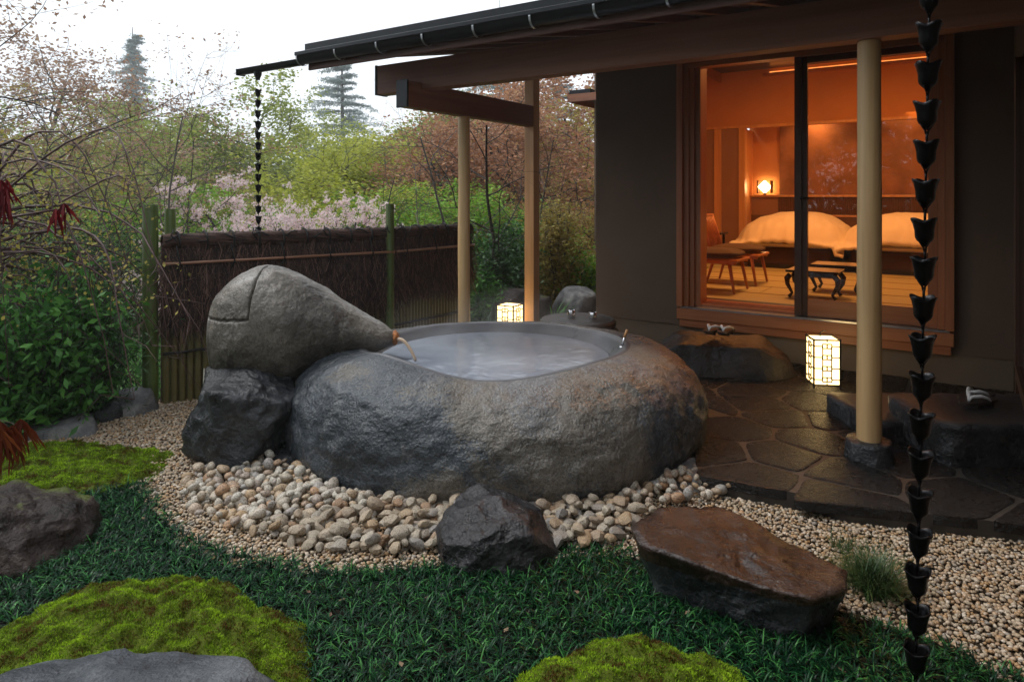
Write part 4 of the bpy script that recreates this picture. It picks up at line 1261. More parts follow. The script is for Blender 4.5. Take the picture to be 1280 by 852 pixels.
# ---- chairs (local: faces +x, width along y)
def chair(X, Y, label):
    p = np.array([X, Y]) - HO
    root = empty('lounge_chair', hp(float(p @ EX), float(p @ EY), RF), HANG, label, 'chair', 'low wooden lounge chairs side by side')
    Wc = .50   # origin = near front leg foot
    def leg(x0, y0, x1, y1, h): MB().tube([(x0, y0, 0), (x1, y1, h)], [.013, .021], 10).obj('leg', MAT['chairwood'], root, smooth=True)
    leg(.02, -.01, -.04, .02, .33); leg(.02, Wc + .01, -.04, Wc - .02, .33)
    leg(-.56, -.01, -.47, .02, .31); leg(-.56, Wc + .01, -.47, Wc - .02, .31)
    m_ = MB()
    m_.box((-.58, 0, .31), (.03, .045, .355), .008).obj('seat_rail', MAT['chairwood'], root)
    MB().box((-.58, Wc - .045, .31), (.03, Wc, .355), .008).obj('seat_rail', MAT['chairwood'], root)
    MB().box((-.04, -.01, .335), (.05, Wc + .01, .365), .01).obj('front_rail', MAT['chairwood'], root)
    MB().box((-.58, .0, .30), (-.53, Wc, .34), .008).obj('back_rail', MAT['chairwood'], root)
    # reclined back: two posts, a top rail and spindles
    def post(y): MB().tube([(-.50, y, .31), (-.57, y, .58), (-.64, y, .80)], [.017, .016, .012], 8).obj('back_post', MAT['chairwood'], root, smooth=True)
    post(.02); post(Wc - .02)
    MB().tube([(-.645, -.02, .805), (-.645, Wc + .02, .805)], .014, 8).obj('top_rail', MAT['chairwood'], root, smooth=True)
    for k in range(8):
        y = .06 + k * (Wc - .12) / 7
        MB().tube([(-.51, y, .33), (-.575, y, .58), (-.642, y, .80)], .0075, 6).obj('spindle', MAT['chairwood'], root, smooth=True)
    v0, f0 = ico(4)
    P_ = np.sign(v0) * np.abs(v0) ** .55
    P_ = P_ * np.array([.30, .255, .055]); 
    edge = np.clip(np.maximum(np.abs(P_[:, 0]) / .30, np.abs(P_[:, 1]) / .255), 0, 1)
    P_[:, 2] *= (1.05 - .6 * edge ** 3)
    link('cushion', np_mesh('cushion', P_ + np.array([-.26, Wc / 2, .41]), f0, MAT['cushion'], True), root)
    return root
chair(2.34, 7.24, 'nearer low wooden lounge chair with brown cushion by the window')
chair(2.80, 7.88, 'farther low wooden lounge chair with spindle back showing')

# ---- nested low tables
def low_table(X, Y, Wt, Dt, Ht, label):
    p = np.array([X, Y]) - HO
    root = empty('low_table', hp(float(p @ EX), float(p @ EY), RF), HANG, label, 'table', 'pair of black lacquer low tables')
    MB().box((-.04, -.04, Ht - .025), (Wt + .04, Dt + .04, Ht), .006).obj('table_top', MAT['lacquer'], root)
    MB().box((.02, .02, Ht - .07), (Wt - .02, Dt - .02, Ht - .027), .004).obj('apron', MAT['lacquer'], root)
    for sx in (0, 1):
        for sy in (0, 1):
            ox = -1 if sx == 0 else 1; X0 = sx * Wt; Y0 = sy * Dt
            pts = [(X0, Y0, Ht - .05), (X0 + ox * .03, Y0, Ht - .09), (X0 + ox * .025, Y0, Ht - .15), (X0 - ox * .02, Y0, .05), (X0 + ox * .01, Y0, .008)]
            MB().tube(pts, [.028, .03, .022, .014, .02], 8).obj('leg', MAT['lacquer'], root, smooth=True)
    return root
low_table(2.86, 7.02, .42, .34, .285, 'nearer black lacquer low table with curved legs')
low_table(3.30, 7.45, .42, .34, .30, 'farther black lacquer low table with curved legs')
# cabinet at the right inside the window
p = np.array([4.02, 6.60]) - HO
cb = empty('cabinet', hp(float(p @ EX), float(p @ EY), RF), HANG, 'dark wooden cabinet inside the room near the right window frame', 'cabinet')
MB().box((0, 0, 0), (.6, .5, .40), .01).obj('chest', MAT['cabinet'], cb)
MB().box((.16, .1, .402), (.6, .5, .66), .01).obj('upper_box', MAT['cabinet'], cb)
# small dark box on the floor behind the chairs
p = np.array([3.12, 10.6]) - HO
sb_ = empty('side_table', hp(float(p @ EX), float(p @ EY), RF), HANG, 'small dark side table against the wall left of the beds', 'table')
MB().box((-.35, 0, .44), (.12, .4, .47), .004).obj('table_top', MAT['lacquer'], sb_)
for q in ((-.3, .05), (.05, .05), (-.3, .33), (.05, .33)): MB().box((q[0], q[1], 0), (q[0] + .03, q[1] + .03, .438)).obj('leg', MAT['lacquer'], sb_)

# upper roof of the house and a rear eave
ur = hbox('roof', (-1.02, -.30, 3.72), (5.5, 7.2, 3.90), MAT['black_metal'])
hbox('roof_fascia', (-1.02 , -.32, 3.58), (5.5, -.302, 3.72), MAT['cedar'])
hbox('roof_fascia', (-1.042, -.30, 3.56), (-1.022, 7.2, 3.72), MAT['cedar'])
hbox('eave_boarding', (-1.02, -.30, 3.69), (5.5, -.02, 3.718), MAT['cedar_dark'])
hbox('rear_eave', (-2.50, 2.56, 3.14), (-2.152, 6.5, 3.20), MAT['black_metal'])
hbox('eave_fascia', (-2.52, 2.53, 3.02), (-2.502, 6.5, 3.17), MAT['cedar'])
hbox('eave_fascia', (-2.50, 2.53, 3.02), (-1.6, 2.558, 3.135), MAT['cedar'])

# ================================================================== PORCH
porch = empty('porch', HB, HANG, 'timber porch roof on log posts over the paving with a black gutter', 'porch')
def pbox(name, lo, hi, mat, b=.003): return hbox(name, lo, hi, mat, porch, b)
def pbeam(name, p0, p1, w_, h_, mat, b=.004): return beam(name, p0, p1, w_, h_, mat, porch, b)
pbeam('main_beam', (-1.75, -2.17, 2.61), (2.82, -2.17, 2.61), .13, .25, MAT['cedar_b'] if False else MAT['cedar'])
pbox('end_cap', (-1.775, -2.24, 2.48), (-1.752, -2.10, 2.74), MAT['black_metal'])
pbeam('cross_beam', (-1.285, -2.40, 2.432), (-1.285, -.49, 2.432), .11, .215, MAT['cedar'])
pbox('end_cap', (-1.345, -2.425, 2.32), (-1.225, -2.402, 2.545), MAT['black_metal'])
# posts
def log_post(s, t, z0, z1, r0, r1):
    V = []; n = 28; L_ = 40
    for j in range(L_):
        f = j / (L_ - 1)
        for i in range(n):
            a_ = 2 * math.pi * i / n
            rr = (r0 + (r1 - r0) * f) * (1 + .05 * noise.noise(Vector((math.cos(a_) * 1.2, math.sin(a_) * 1.2, f * 4 + s))) + .012 * noise.noise(Vector((math.cos(a_) * 4, math.sin(a_) * 4, f * 14))))
            V.append((rr * math.cos(a_), rr * math.sin(a_), f * (z1 - z0)))
    ii = np.arange(n * L_).reshape(L_, n); jj = np.roll(ii, -1, axis=1)
    Q = np.stack([ii[:-1], jj[:-1], jj[1:], ii[1:]], -1).reshape(-1, 4)
    return link('log_post', np_mesh('log_post', V, Q, MAT['cedar_post'], True), porch, loc=(s, t, z0))
log_post(2.07, -2.137, .205, 2.484, .066, .062)
rock('footing_stone', (2.07, -2.137, .15), [(math.cos(a_), math.sin(a_), .1, .125) for a_ in np.linspace(0, 6.28, 9)[:-1]] + [(0, 0, 1, .058), (0, 0, -1, .08)], 4, 14, .008, 8, 4, MAT['dark_rock'], parent=porch)
log_post(-1.285, -1.60, .14, 2.323, .056, .053)
pbox('square_post', (-1.343, -.492, .12), (-1.227, -.376, 3.05), MAT['cedar_b'], .004)
# roof: gutter line at t=-2.74, roof rises towards the wall
TG, ZG2 = -2.74, 2.74
SL = .2
def rz_(t): return 2.785 + (t - TG) * SL
X0, X1 = -2.05, S1
# roof skin (sloping)
mb = MB(); th = .05
vs = [(X0, TG - .03, rz_(TG - .03)), (X1 + .3, TG - .03, rz_(TG - .03)), (X1 + .3, .0, rz_(0)), (X0, .0, rz_(0))]
mb.add([(a_, b_, c_ + .035) for a_, b_, c_ in vs] + [(a_, b_, c_ + .035 + th) for a_, b_, c_ in vs], [(3, 2, 1, 0), (4, 5, 6, 7), (0, 1, 5, 4), (1, 2, 6, 5), (2, 3, 7, 6), (3, 0, 4, 7)])
mb.obj('roof_skin', MAT['black_metal'], porch)
# boards under the skin, single boards
nb = 14
for k in range(nb):
    t0 = TG + (0 - TG) * k / nb; t1 = TG + (0 - TG) * (k + 1) / nb - .006
    v4 = [(X0 + .01, t0, rz_(t0)), (X1 + .29, t0, rz_(t0)), (X1 + .29, t1, rz_(t1)), (X0 + .01, t1, rz_(t1))]
    mb = MB(); mb.add([(a_, b_, c_ + .016) for a_, b_, c_ in v4] + [(a_, b_, c_ + .033) for a_, b_, c_ in v4], [(3, 2, 1, 0), (4, 5, 6, 7), (0, 1, 5, 4), (1, 2, 6, 5), (2, 3, 7, 6), (3, 0, 4, 7)])
    mb.obj('roof_board', MAT['cedar_dark'], porch)
k = 0; x_ = X0 + .12
while x_ < X1 + .2:
    p0 = (x_, TG + .03, rz_(TG + .03) - .02); p1 = (x_, -.02, rz_(-.02) - .02)
    pbeam('rafter', p0, p1, .06, .07, MAT['cedar_dark'])
    x_ += .455
pbeam('eave_board', (X0, TG + .015, 2.715), (X1 + .3, TG + .015, 2.715), .022, .13, MAT['cedar_dark'])
pbeam('barge_board', (X0 - .015, TG + .02, rz_(TG) + .0), (X0 - .015, -.0, rz_(0) + .0), .025, .11, MAT['cedar_dark'])
# gutter: half round trough with lip
def gutter(x0, x1, t, z, r_, parent, name='gutter'):
    prof = []
    for k in range(11):
        a_ = math.pi + math.pi * k / 10
        prof.append((r_ * math.cos(a_), r_ * math.sin(a_) * .95))
    outer = [(-r_ - .006, .012)] + prof + [(r_ + .006, .012)]
    inner = [(p * .86, q * .86 + .002) for p, q in prof][::-1]
    loop = outer + [(r_ * .9, .012)] + inner + [(-r_ * .9, .012)]
    n = len(loop)
    vs = [(x0, t + p, z + q) for p, q in loop] + [(x1, t + p, z + q) for p, q in loop]
    mb = MB(); mb.add(vs, [(i, (i + 1) % n, n + (i + 1) % n, n + i) for i in range(n)])
    m1 = MB()
    o = mb.obj(name, MAT['black_metal'], parent); auto_smooth(o, 50)
    return o
gutter(-2.07, X1 + .3, TG - .045, 2.745, .056, porch)
for (p, h_) in ((-.112, .052), (-.03, .035)):   # stepped lips give the long highlights
    pbeam('gutter_lip', (-2.075, TG + p + .0, 2.77), (X1 + .3, TG + p, 2.77), .012, h_ * .6, MAT['black_metal'], .003)
gutter(-2.90, -2.06, TG - .045, 2.722, .040, porch, 'gutter_tail')
pbox('gutter_end', (-2.915, TG - .09, 2.68), (-2.90, TG, 2.738), MAT['black_metal'])
MB().lathe([(.034, 0), (.034, -.02), (.022, -.05), (.018, -.07)], 14).obj('gutter_outlet', MAT['black_metal'], porch, loc=(-2.657, TG - .045, 2.69), smooth=True)
x_ = -2.06
while x_ < X1:
    pts = [(0, -.062 - .0, .03)] + [(0, .063 * math.cos(a_), .063 * math.sin(a_) - .0) for a_ in np.linspace(math.pi, 2 * math.pi, 9)] + [(0, .075, .02)]
    mb = MB()
    for a_, b_ in zip(pts, pts[1:]):
        mb.add([(-.007, a_[1], a_[2]), (.007, a_[1], a_[2]), (.007, b_[1], b_[2]), (-.007, b_[1], b_[2])], [(0, 1, 2, 3)])
    o = mb.obj('gutter_bracket', MAT['steel'], porch, loc=(x_, TG - .045, 2.745))
    md = o.modifiers.new('t', 'SOLIDIFY'); md.thickness = .004
    x_ += .455
# side wing roof whose gutter drops the near rain chain (above the picture), lengthened and lowered to shade the right side
wing = empty('wing_roof', HB, HANG, 'side wing roof above the near rain chain, mostly out of view', 'roof')
hbox('roof_skin', (2.46, -6.4, 2.72), (6.2, -2.9, 2.80), MAT['black_metal'], wing)
hbox('roof_boarding', (2.47, -6.39, 2.69), (6.19, -2.91, 2.718), MAT['cedar_dark'], wing)
hbox('gutter', (2.36, -6.4, 2.64), (2.455, -2.9, 2.74), MAT['black_metal'], wing, .01)
# rain chains ---------------------------------------------------------------
CW, CH, CS = .041, .078, .1255
def chain_meshes():
    def mod(a_, z):
        f = max(0, min(1, (z + .01) / .07)); return 1 + .10 * f * math.cos(4 * a_)
    n = 36; mb = MB()
    prof = [(.005, -.022), (.010, -.016), (.024, -.002), (.028, .008), (.0295, .03), (.035, .054), (.0405, .066)]
    inner = [(.037, .065), (.032, .054), (.026, .03), (.018, .008), (.004, .002)]
    base = 0
    for (r_, z) in prof + inner:
        for k in range(n):
            a_ = 2 * math.pi * k / n
            rr = r_ * mod(a_, z); zz = z + (.005 * math.cos(4 * a_) if z > .05 else 0)
            mb.v.append((rr * math.cos(a_), rr * math.sin(a_), zz))
    L_ = len(prof) + len(inner)
    for i in range(L_ - 1):
        for k in range(n):
            mb.f.append((i * n + k, i * n + (k + 1) % n, (i + 1) * n + (k + 1) % n, (i + 1) * n + k))
    cup = mb.mesh('cup', MAT['chain'], True)
    lk = MB()
    for sx in (-1, 1):
        lk.tube([(sx * .020, 0, -.006), (sx * .008, 0, -.022), (0, 0, -.034)], .003, 6)
    lk.tube([(0, 0, -.030), (0, 0, -.075)], [.0045, .0035], 8)
    lk.tube([(.0055 * math.cos(a_), 0, -.031 + .009 * math.sin(a_)) for a_ in np.linspace(0, 6.28, 13)], .0022, 6, cap=False)
    link_ = lk.mesh('link', MAT['chain'], True)
    return cup, link_
cup_me, link_me = chain_meshes()
def rain_chain(top, bot, label, scale=1.0):
    top = Vector(top); bot = Vector(bot); root = empty('rain_chain', bot, 0, label, 'rain chain', 'cup rain chains hanging from the gutters')
    d = top - bot; L = d.length; step = CS * scale; n = int(L / step); tilt = d.to_track_quat('Z', 'Y').to_euler()
    r_ = np.random.default_rng(int(L * 1000))
    for k in range(n):
        p = d * ((k * step + .03 * scale) / L)
        rot = (tilt.x + r_.normal() * .015, tilt.y + r_.normal() * .015, r_.uniform(-.12, .12) + (.3 if k % 2 else 0))
        for nm, me in (('cup', cup_me), ('link', link_me)):
            o = link(nm, me, root, loc=p, rot=rot); o.scale = (scale,) * 3
    return root
rain_chain((1.354, 2.2, 2.66), (1.302, 2.2, .05), 'near black cup rain chain hanging in front of the window and gravel')
g0 = hw(-2.657, TG - .045, 0)
rain_chain((g0.x, g0.y, 2.63), (g0.x + .012, g0.y, .05), 'far black cup rain chain hanging from the gutter tail behind the spout boulder', .74)

# ================================================================== FENCE
fence = empty('garden_fence', (-2.71, 5.19, 0), 0, 'brown brushwood fence over bamboo strips with green bamboo posts', 'fence')
F0 = Vector((-2.71, 5.19)); F1 = Vector((-1.13, 6.39)); F2 = Vector((-.46, 7.28))
def bpost(p, h, r_, parent=fence):
    mb = MB(); prof = [(.001, 0), (r_, 0)]
    z = 0.0
    nodes = [.18, .62, 1.08]
    zs = sorted(set([0.0, h - .004] + [q + d for q in nodes for d in (-.012, 0, .012)]))
    prof = []
    for z in zs:
        rr = r_ * (1.045 if any(abs(z - q) < .001 for q in nodes) else 1.0); prof.append((rr, z))
    prof += [(r_ * .98, h), (r_ * .86, h), (r_ * .84, h - .03), (.001, h - .03)]
    mb.lathe(prof, 22)
    o = mb.obj('bamboo_post', MAT['bamboo'], parent, loc=(p[0] - F0.x, p[1] - F0.y, 0)); auto_smooth(o, 40); return o
bpost(F0 + Vector((-.03, -.02)), 1.535, .055)
bpost(F0 + Vector((.06, .10)), 1.5, .04)
bpost(F1 + Vector((-.0, -.07)), 1.53, .038)
slat_me = None
def fence_panel(A, B, z_top, n_slats, seed, zb=.50):
    d = (B - A); L = d.length; d = d / L; nrm = Vector((d.y, -d.x))      # towards the garden
    if nrm.y > 0: nrm = -nrm
    r_ = np.random.default_rng(seed)
    ang = math.atan2(d.y, d.x)
    loc0 = (A.x - F0.x, A.y - F0.y)
    # half bamboo strips, single parts
    w_ = L / n_slats
    mb = MB()
    k8 = [(w_ * .47 * math.cos(a_), -w_ * .47 * abs(math.sin(a_))) for a_ in np.linspace(0, math.pi, 6)]
    zs = [0, .27, .285, .30, .8, .95]
    for z in zs:
        f = 1.08 if abs(z - .285) < .001 else 1
        for (x, y) in k8: mb.v.append((x * (f if True else 1), y * f, z))
    for i in range(len(zs) - 1):
        for k in range(5): mb.f.append((i * 6 + k, i * 6 + k + 1, (i + 1) * 6 + k + 1, (i + 1) * 6 + k))
    me = mb.mesh('bamboo_strip', MAT['bamboo_slat'], True)
    for k in range(n_slats):
        s_ = (k + .5) * w_
        o = link('bamboo_strip', me, fence, loc=(loc0[0] + d.x * s_, loc0[1] + d.y * s_, r_.uniform(-.04, 0)), rot=(0, 0, ang))
    # solid backing
    mb = MB().box((0, .015, .0), (L, .04, z_top - .05)); mb.obj('backing_board', MAT['brush'], fence, loc=(loc0[0], loc0[1], 0), rot=(0, 0, ang))
    # brushwood: thousands of thin twigs hanging over the upper part
    n = int(L * 3600)
    x = r_.uniform(0, L, n); top = z_top - r_.uniform(.0, .55, n) ** 1.0
    ln_ = r_.uniform(.12, .34, n); bot = np.maximum(top - ln_, zb + .14 * r_.uniform(-1, 1, n) + .05 * np.sin(x * 5))
    top = np.maximum(top, bot + .08)
    yy = -.02 - r_.uniform(0, .05, n) ; sl = r_.normal(0, .07, n); cv = r_.normal(0, .02, n)
    wv_ = r_.uniform(.0012, .0026, n)
    V = np.zeros((n, 6, 3)); 
    for q, f in enumerate((0, .5, 1)):
        cx_ = x + sl * f + (cv if f == .5 else 0); cz = top + (bot - top) * f; cy_ = yy - (.012 if f > .9 else 0) * r_.uniform(0, 2, n)
        V[:, q * 2, 0] = cx_ - wv_; V[:, q * 2 + 1, 0] = cx_ + wv_
        V[:, q * 2, 1] = cy_; V[:, q * 2 + 1, 1] = cy_ - .001; V[:, q * 2, 2] = cz; V[:, q * 2 + 1, 2] = cz
    Fq = np.array([[0, 1, 3, 2], [2, 3, 5, 4]])[None] + (np.arange(n) * 6)[:, None, None]
    o = link('brushwood', np_mesh('brushwood', V.reshape(-1, 3), Fq.reshape(-1, 4), MAT['brush']), fence, loc=(loc0[0], loc0[1], 0), rot=(0, 0, ang)); o['kind'] = 'stuff'
    mb = MB().box((0, -.018, zb + .10), (L, .012, z_top - .02)); mb.obj('brush_core', MAT['brush'], fence, loc=(loc0[0], loc0[1], 0), rot=(0, 0, ang))
    # rolled top
    V = []; nn_ = int(L / .02); na = 16
    for j in range(nn_ + 1):
        for i in range(na):
            a_ = 2 * math.pi * i / na; rr = .056 * (1 + .18 * noise.noise(Vector((j * .35, math.cos(a_) * 1.5, math.sin(a_) * 1.5))))
            V.append((j * L / nn_, rr * math.cos(a_) - .01, rr * math.sin(a_)))
    ii = np.arange((nn_ + 1) * na).reshape(nn_ + 1, na); jj = np.roll(ii, -1, axis=1)
    Q = np.stack([ii[:-1], jj[:-1], jj[1:], ii[1:]], -1).reshape(-1, 4)
    link('rolled_top', np_mesh('rolled_top', V, Q, MAT['brush'], True), fence, loc=(loc0[0], loc0[1], z_top), rot=(0, 0, ang))
    # twigs lying along the roll
    n = int(L * 900); x = r_.uniform(0, L - .05, n); a_ = r_.uniform(0, 6.28, n); l_ = r_.uniform(.06, .16, n); rr = .058 + r_.uniform(0, .008, n)
    V = np.zeros((n, 4, 3)); aw = .05
    for q, (fx, da) in enumerate(((0, 0), (1, .25), (1, .25 + aw), (0, aw))):
        aa = a_ + da; V[:, q, 0] = x + l_ * fx; V[:, q, 1] = rr * np.cos(aa) - .01; V[:, q, 2] = rr * np.sin(aa)
    o = link('roll_twigs', np_mesh('roll_twigs', V.reshape(-1, 3), (np.arange(n * 4).reshape(n, 4)), MAT['brush']), fence, loc=(loc0[0], loc0[1], z_top), rot=(0, 0, ang)); o['kind'] = 'stuff'
    # bamboo rails and rope ties
    MB().tube([(-.01 + L * q / 14, -.085, 0) for q in range(15)], [.011 if q % 2 else .0125 for q in range(15)], 10).obj('bamboo_rail', MAT['bamboo_rail'], fence, loc=(loc0[0], loc0[1], z_top - .165), rot=(0, 0, ang), smooth=True)
    MB().tube([(L * q / 30, -.05 - .006 * (q % 2), .004 * math.sin(q * 2.1)) for q in range(31)], .011, 8).obj('rope', MAT['rope'], fence, loc=(loc0[0], loc0[1], .40), rot=(0, 0, ang), smooth=True)
    k = 0; s_ = .09
    while s_ < L - .03:
        pts = [(s_ + .03 * q / 12, -.012 + .072 * math.cos(2 * math.pi * q / 12 - 1.6), .072 * math.sin(2 * math.pi * q / 12 - 1.6)) for q in range(13)]
        pts2 = [(s_, -.07, -.03), (s_ + .01, -.1, -.12), (s_ + .02, -.105, -.17), (s_, -.09, -.22)]
        mb = MB().tube(pts, .008, 6); 
        if k % 2 == 0: mb.tube(pts2, .006, 6)
        if k % 3 == 0: mb.tube([(s_, -.085, 0), (s_ - .04, -.09, .05), (s_ - .02, -.06, .09)], .006, 6)
        mb.obj('rope_tie', MAT['rope'], fence, loc=(loc0[0], loc0[1], z_top), rot=(0, 0, ang), smooth=True)
        s_ += .20; k += 1
    # draped rope along the roll
    MB().tube([(L * q / 60, -.055 - .02 * math.sin(q * .9), .025 + .03 * math.sin(q * .7 + seed)) for q in range(61)], .0065, 6).obj('rope', MAT['rope'], fence, loc=(loc0[0], loc0[1], z_top), rot=(0, 0, ang), smooth=True)
fence_panel(F0 + Vector((.03, .03)), F1, 1.25, 34, 5)
fence_panel(F1, F2, 1.25, 26, 6, .66)
# ================================================================== GROUND COVER
def blades(P, L, wd, n_seg, bend, spread, r, zbase=0.0, droop=1.0):
    """P (n,3) roots; arching tapering blades; returns V, F(list)"""
    n = len(P); az = r.uniform(0, 2 * np.pi, n); lean = r.uniform(spread[0], spread[1], n)
    L = L * r.uniform(.6, 1.25, n); bd = bend * r.uniform(.4, 1.4, n)
    dirx, diry = np.cos(az), np.sin(az); px_, py_ = -diry, dirx
    rows = []
    x = np.zeros(n); z = np.zeros(n); a_ = lean.copy()
    for k in range(n_seg + 1):
        f = k / n_seg; ww = wd * (1 - f ** 1.6) * (.75 + .5 * f if f < .5 else 1)
        if k < n_seg:
            rows.append((x.copy(), z.copy(), ww))
        else:
            rows.append((x.copy(), z.copy(), 0))
        x = x + np.sin(a_) * L / n_seg; z = z + np.cos(a_) * L / n_seg; a_ = a_ + bd / n_seg
    V = np.zeros((n, 2 * n_seg + 1, 3))
    for k, (xx, zz_, ww) in enumerate(rows):
        cxx = P[:, 0] + dirx * xx; cyy = P[:, 1] + diry * xx; czz = P[:, 2] + zz_
        if k < n_seg:
            V[:, 2 * k, 0] = cxx + px_ * ww; V[:, 2 * k, 1] = cyy + py_ * ww; V[:, 2 * k, 2] = czz
            V[:, 2 * k + 1, 0] = cxx - px_ * ww; V[:, 2 * k + 1, 1] = cyy - py_ * ww; V[:, 2 * k + 1, 2] = czz
        else:
            V[:, 2 * k, 0] = cxx; V[:, 2 * k, 1] = cyy; V[:, 2 * k, 2] = czz
    m_ = 2 * n_seg + 1; off = (np.arange(n) * m_)[:, None, None]
    q = np.array([[2 * k, 2 * k + 1, 2 * k + 3, 2 * k + 2] for k in range(n_seg - 1)])[None] + off
    t = np.array([[2 * n_seg - 2, 2 * n_seg - 1, 2 * n_seg]])[None] + off
    return V.reshape(-1, 3), [q.reshape(-1, 4), t.reshape(-1, 3)]

MAT['mondo'] = island('dwarf mondo grass blade', [(0, (.0015, .010, .005)), (.5, (.004, .030, .012)), (.85, (.015, .085, .02)), (1, (.065, .22, .05))], rough=.4, spec=.16)
MAT['moss'] = island('moss tuft', [(0, (.05, .025, .008)), (.24, (.11, .055, .012)), (.36, (.09, .12, .010)), (.55, (.17, .28, .012)), (1, (.38, .58, .02))], rough=.75, spec=.15, nscale=11.0, namt=.72, trans=.2)
MAT['moss_soil'] = simple('moss mat', (.07, .09, .012), .9, var=.4, scale=14, bump=.5)

MONDO = ppoly([(-80, 600), (60, 608), (100, 600), (178, 602), (205, 640), (225, 672), (300, 698), (420, 714), (530, 712), (560, 716), (690, 700), (705, 684), (790, 690), (800, 712), (900, 742), (1010, 775), (1062, 772), (1120, 792), (1200, 815), (1262, 845), (1330, 900), (1330, 960), (-500, 960), (-500, 640)])
r4 = np.random.default_rng(44)
MOUNDS = [  # centre x,y, rx, ry, height, rot
    ('a', gp(135, 800)[0], gp(135, 800)[1] , .62, .33, .085),
]
def mound_h(x, y, c, rx, ry, h, rot=0.0, pw=2.2):
    dx, dy = x - c[0], y - c[1]; ca, sa = math.cos(rot), math.sin(rot)
    u = (dx * ca + dy * sa) / rx; v = (-dx * sa + dy * ca) / ry
    d = np.sqrt(u * u + v * v) + .07 * np.sin(3 * np.arctan2(v, u) + c[0]) + .04 * np.sin(7 * np.arctan2(v, u))
    return np.where(d < 1, h * (1 - np.clip(d, 0, 1) ** pw) ** .6, -1)
MD = [dict(c=(-1.30, 2.36), rx=.64, ry=.43, h=.10, rot=-.22, label='bright moss mound with brown patches at bottom left behind the grey rock'),
      dict(c=(.39, 2.05), rx=.47, ry=.34, h=.125, rot=0, label='bright moss mound at the bottom middle rising from the dark grass'),
      dict(c=(-2.82, 3.92), rx=.80, ry=.52, h=.055, rot=-.05, label='flat bright moss patch at the left beside the tan gravel')]
for md_ in MD:
    c, rx, ry, h, rot = md_['c'], md_['rx'], md_['ry'], md_['h'], md_['rot']
    n = 150; V = []; 
    gxx = np.linspace(c[0] - rx * 1.2, c[0] + rx * 1.2, n); gyy = np.linspace(c[1] - ry * 1.3, c[1] + ry * 1.3, n)
    X, Y = np.meshgrid(gxx, gyy); Z = mound_h(X, Y, c, rx, ry, h, rot)
    B = np.array([[noise.fractal(Vector((x * 13, y * 13, 3)), .9, 2, 4) for x in gxx] for y in gyy])
    Zs = np.where(Z > 0, Z + B * .026, -.03)
    ii = np.arange(n * n).reshape(n, n); Q = np.stack([ii[:-1, :-1], ii[:-1, 1:], ii[1:, 1:], ii[1:, :-1]], -1).reshape(-1, 4)
    keep = (Z.ravel()[Q] > 0).any(1)
    o = link('moss_mound', np_mesh('moss_mound', np.stack([X, Y, Zs], -1).reshape(-1, 3), Q[keep], MAT['moss_soil'], True))
    setp(o, kind='stuff', label=md_['label'], cat='moss')
    cnt = int(70000 * (rx * ry) / .29) if h > .06 else 62000
    P = np.stack([r4.uniform(gxx[0], gxx[-1], cnt * 2), r4.uniform(gyy[0], gyy[-1], cnt * 2)], 1)
    z = mound_h(P[:, 0], P[:, 1], c, rx, ry, h, rot); P = P[z > 0.004]; z = z[z > 0.004][:cnt]; P = P[:cnt]
    ix = np.clip(((P[:, 0] - gxx[0]) / (gxx[-1] - gxx[0]) * (n - 1)).astype(int), 0, n - 1); iy = np.clip(((P[:, 1] - gyy[0]) / (gyy[-1] - gyy[0]) * (n - 1)).astype(int), 0, n - 1)
    z = z + B[iy, ix] * .026 - .001
    P3 = np.column_stack([P, z])
    V, Fs = blades(P3, .011 if h > .06 else .013, .0019 if h > .06 else .0028, 2, 1.0, (0, .9), r4)
    me = np_mesh('moss_tufts', V, Fs, MAT['moss'])
    t_ = link('moss_tufts', me, o); t_['kind'] = 'stuff'
    md_['fn'] = (c, rx, ry, h, rot)
P = sample_poly(MONDO, .047, .5, r4)
P = P[(P[:, 1] > 1.75) & (P[:, 0] > -3.6)]
for md_ in MD:
    c, rx, ry, h, rot = md_['fn']; P = P[mound_h(P[:, 0], P[:, 1], c, rx * .97, ry * .95, 1, rot) < 0]
nb_ = 20
PP = np.repeat(P, nb_, axis=0) + r4.normal(0, .0055, (len(P) * nb_, 2))
V, Fs = blades(np.column_stack([PP, np.full(len(PP), 0.0)]), .080, .0036, 3, 2.4, (.15, 1.1), r4)
gob = link('mondo_grass', np_mesh('mondo_grass', V, Fs, MAT['mondo'])); setp(gob, kind='stuff', label='dark green dwarf mondo grass covering the front of the garden', cat='grass')
poly_sheet('planting_soil', MONDO, .009, simple('black planting soil', (.012, .011, .008), .95, var=.4, scale=14, bump=.5))
# fine grass tuft beside the flat rock (px 1085,700)
MAT['tuft'] = island('thin grass blade', [(0, (.015, .045, .012)), (.6, (.035, .085, .02)), (1, (.10, .13, .04))], rough=.45)
c = gp(1092, 742)
PP = np.column_stack([r4.normal(c.x, .036, 1100), r4.normal(c.y, .034, 1100), np.zeros(1100)])
V, Fs = blades(PP, .20, .0017, 4, 1.4, (.02, .85), r4)
o = link('grass_tuft', np_mesh('grass_tuft', V, Fs, MAT['tuft'])); setp(o, label='tuft of fine green grass growing in gravel beside the flat brown rock', cat='grass tuft')
c = gp(1052, 690)
PP = np.column_stack([r4.normal(c.x, .02, 90), r4.normal(c.y, .02, 90), np.zeros(90)])
V, Fs = blades(PP, .11, .0013, 4, 1.3, (.05, .9), r4)
o = link('grass_tuft', np_mesh('grass_tuft', V, Fs, MAT['tuft'])); setp(o, label='thin sprig of grass behind the flat brown rock', cat='grass tuft')

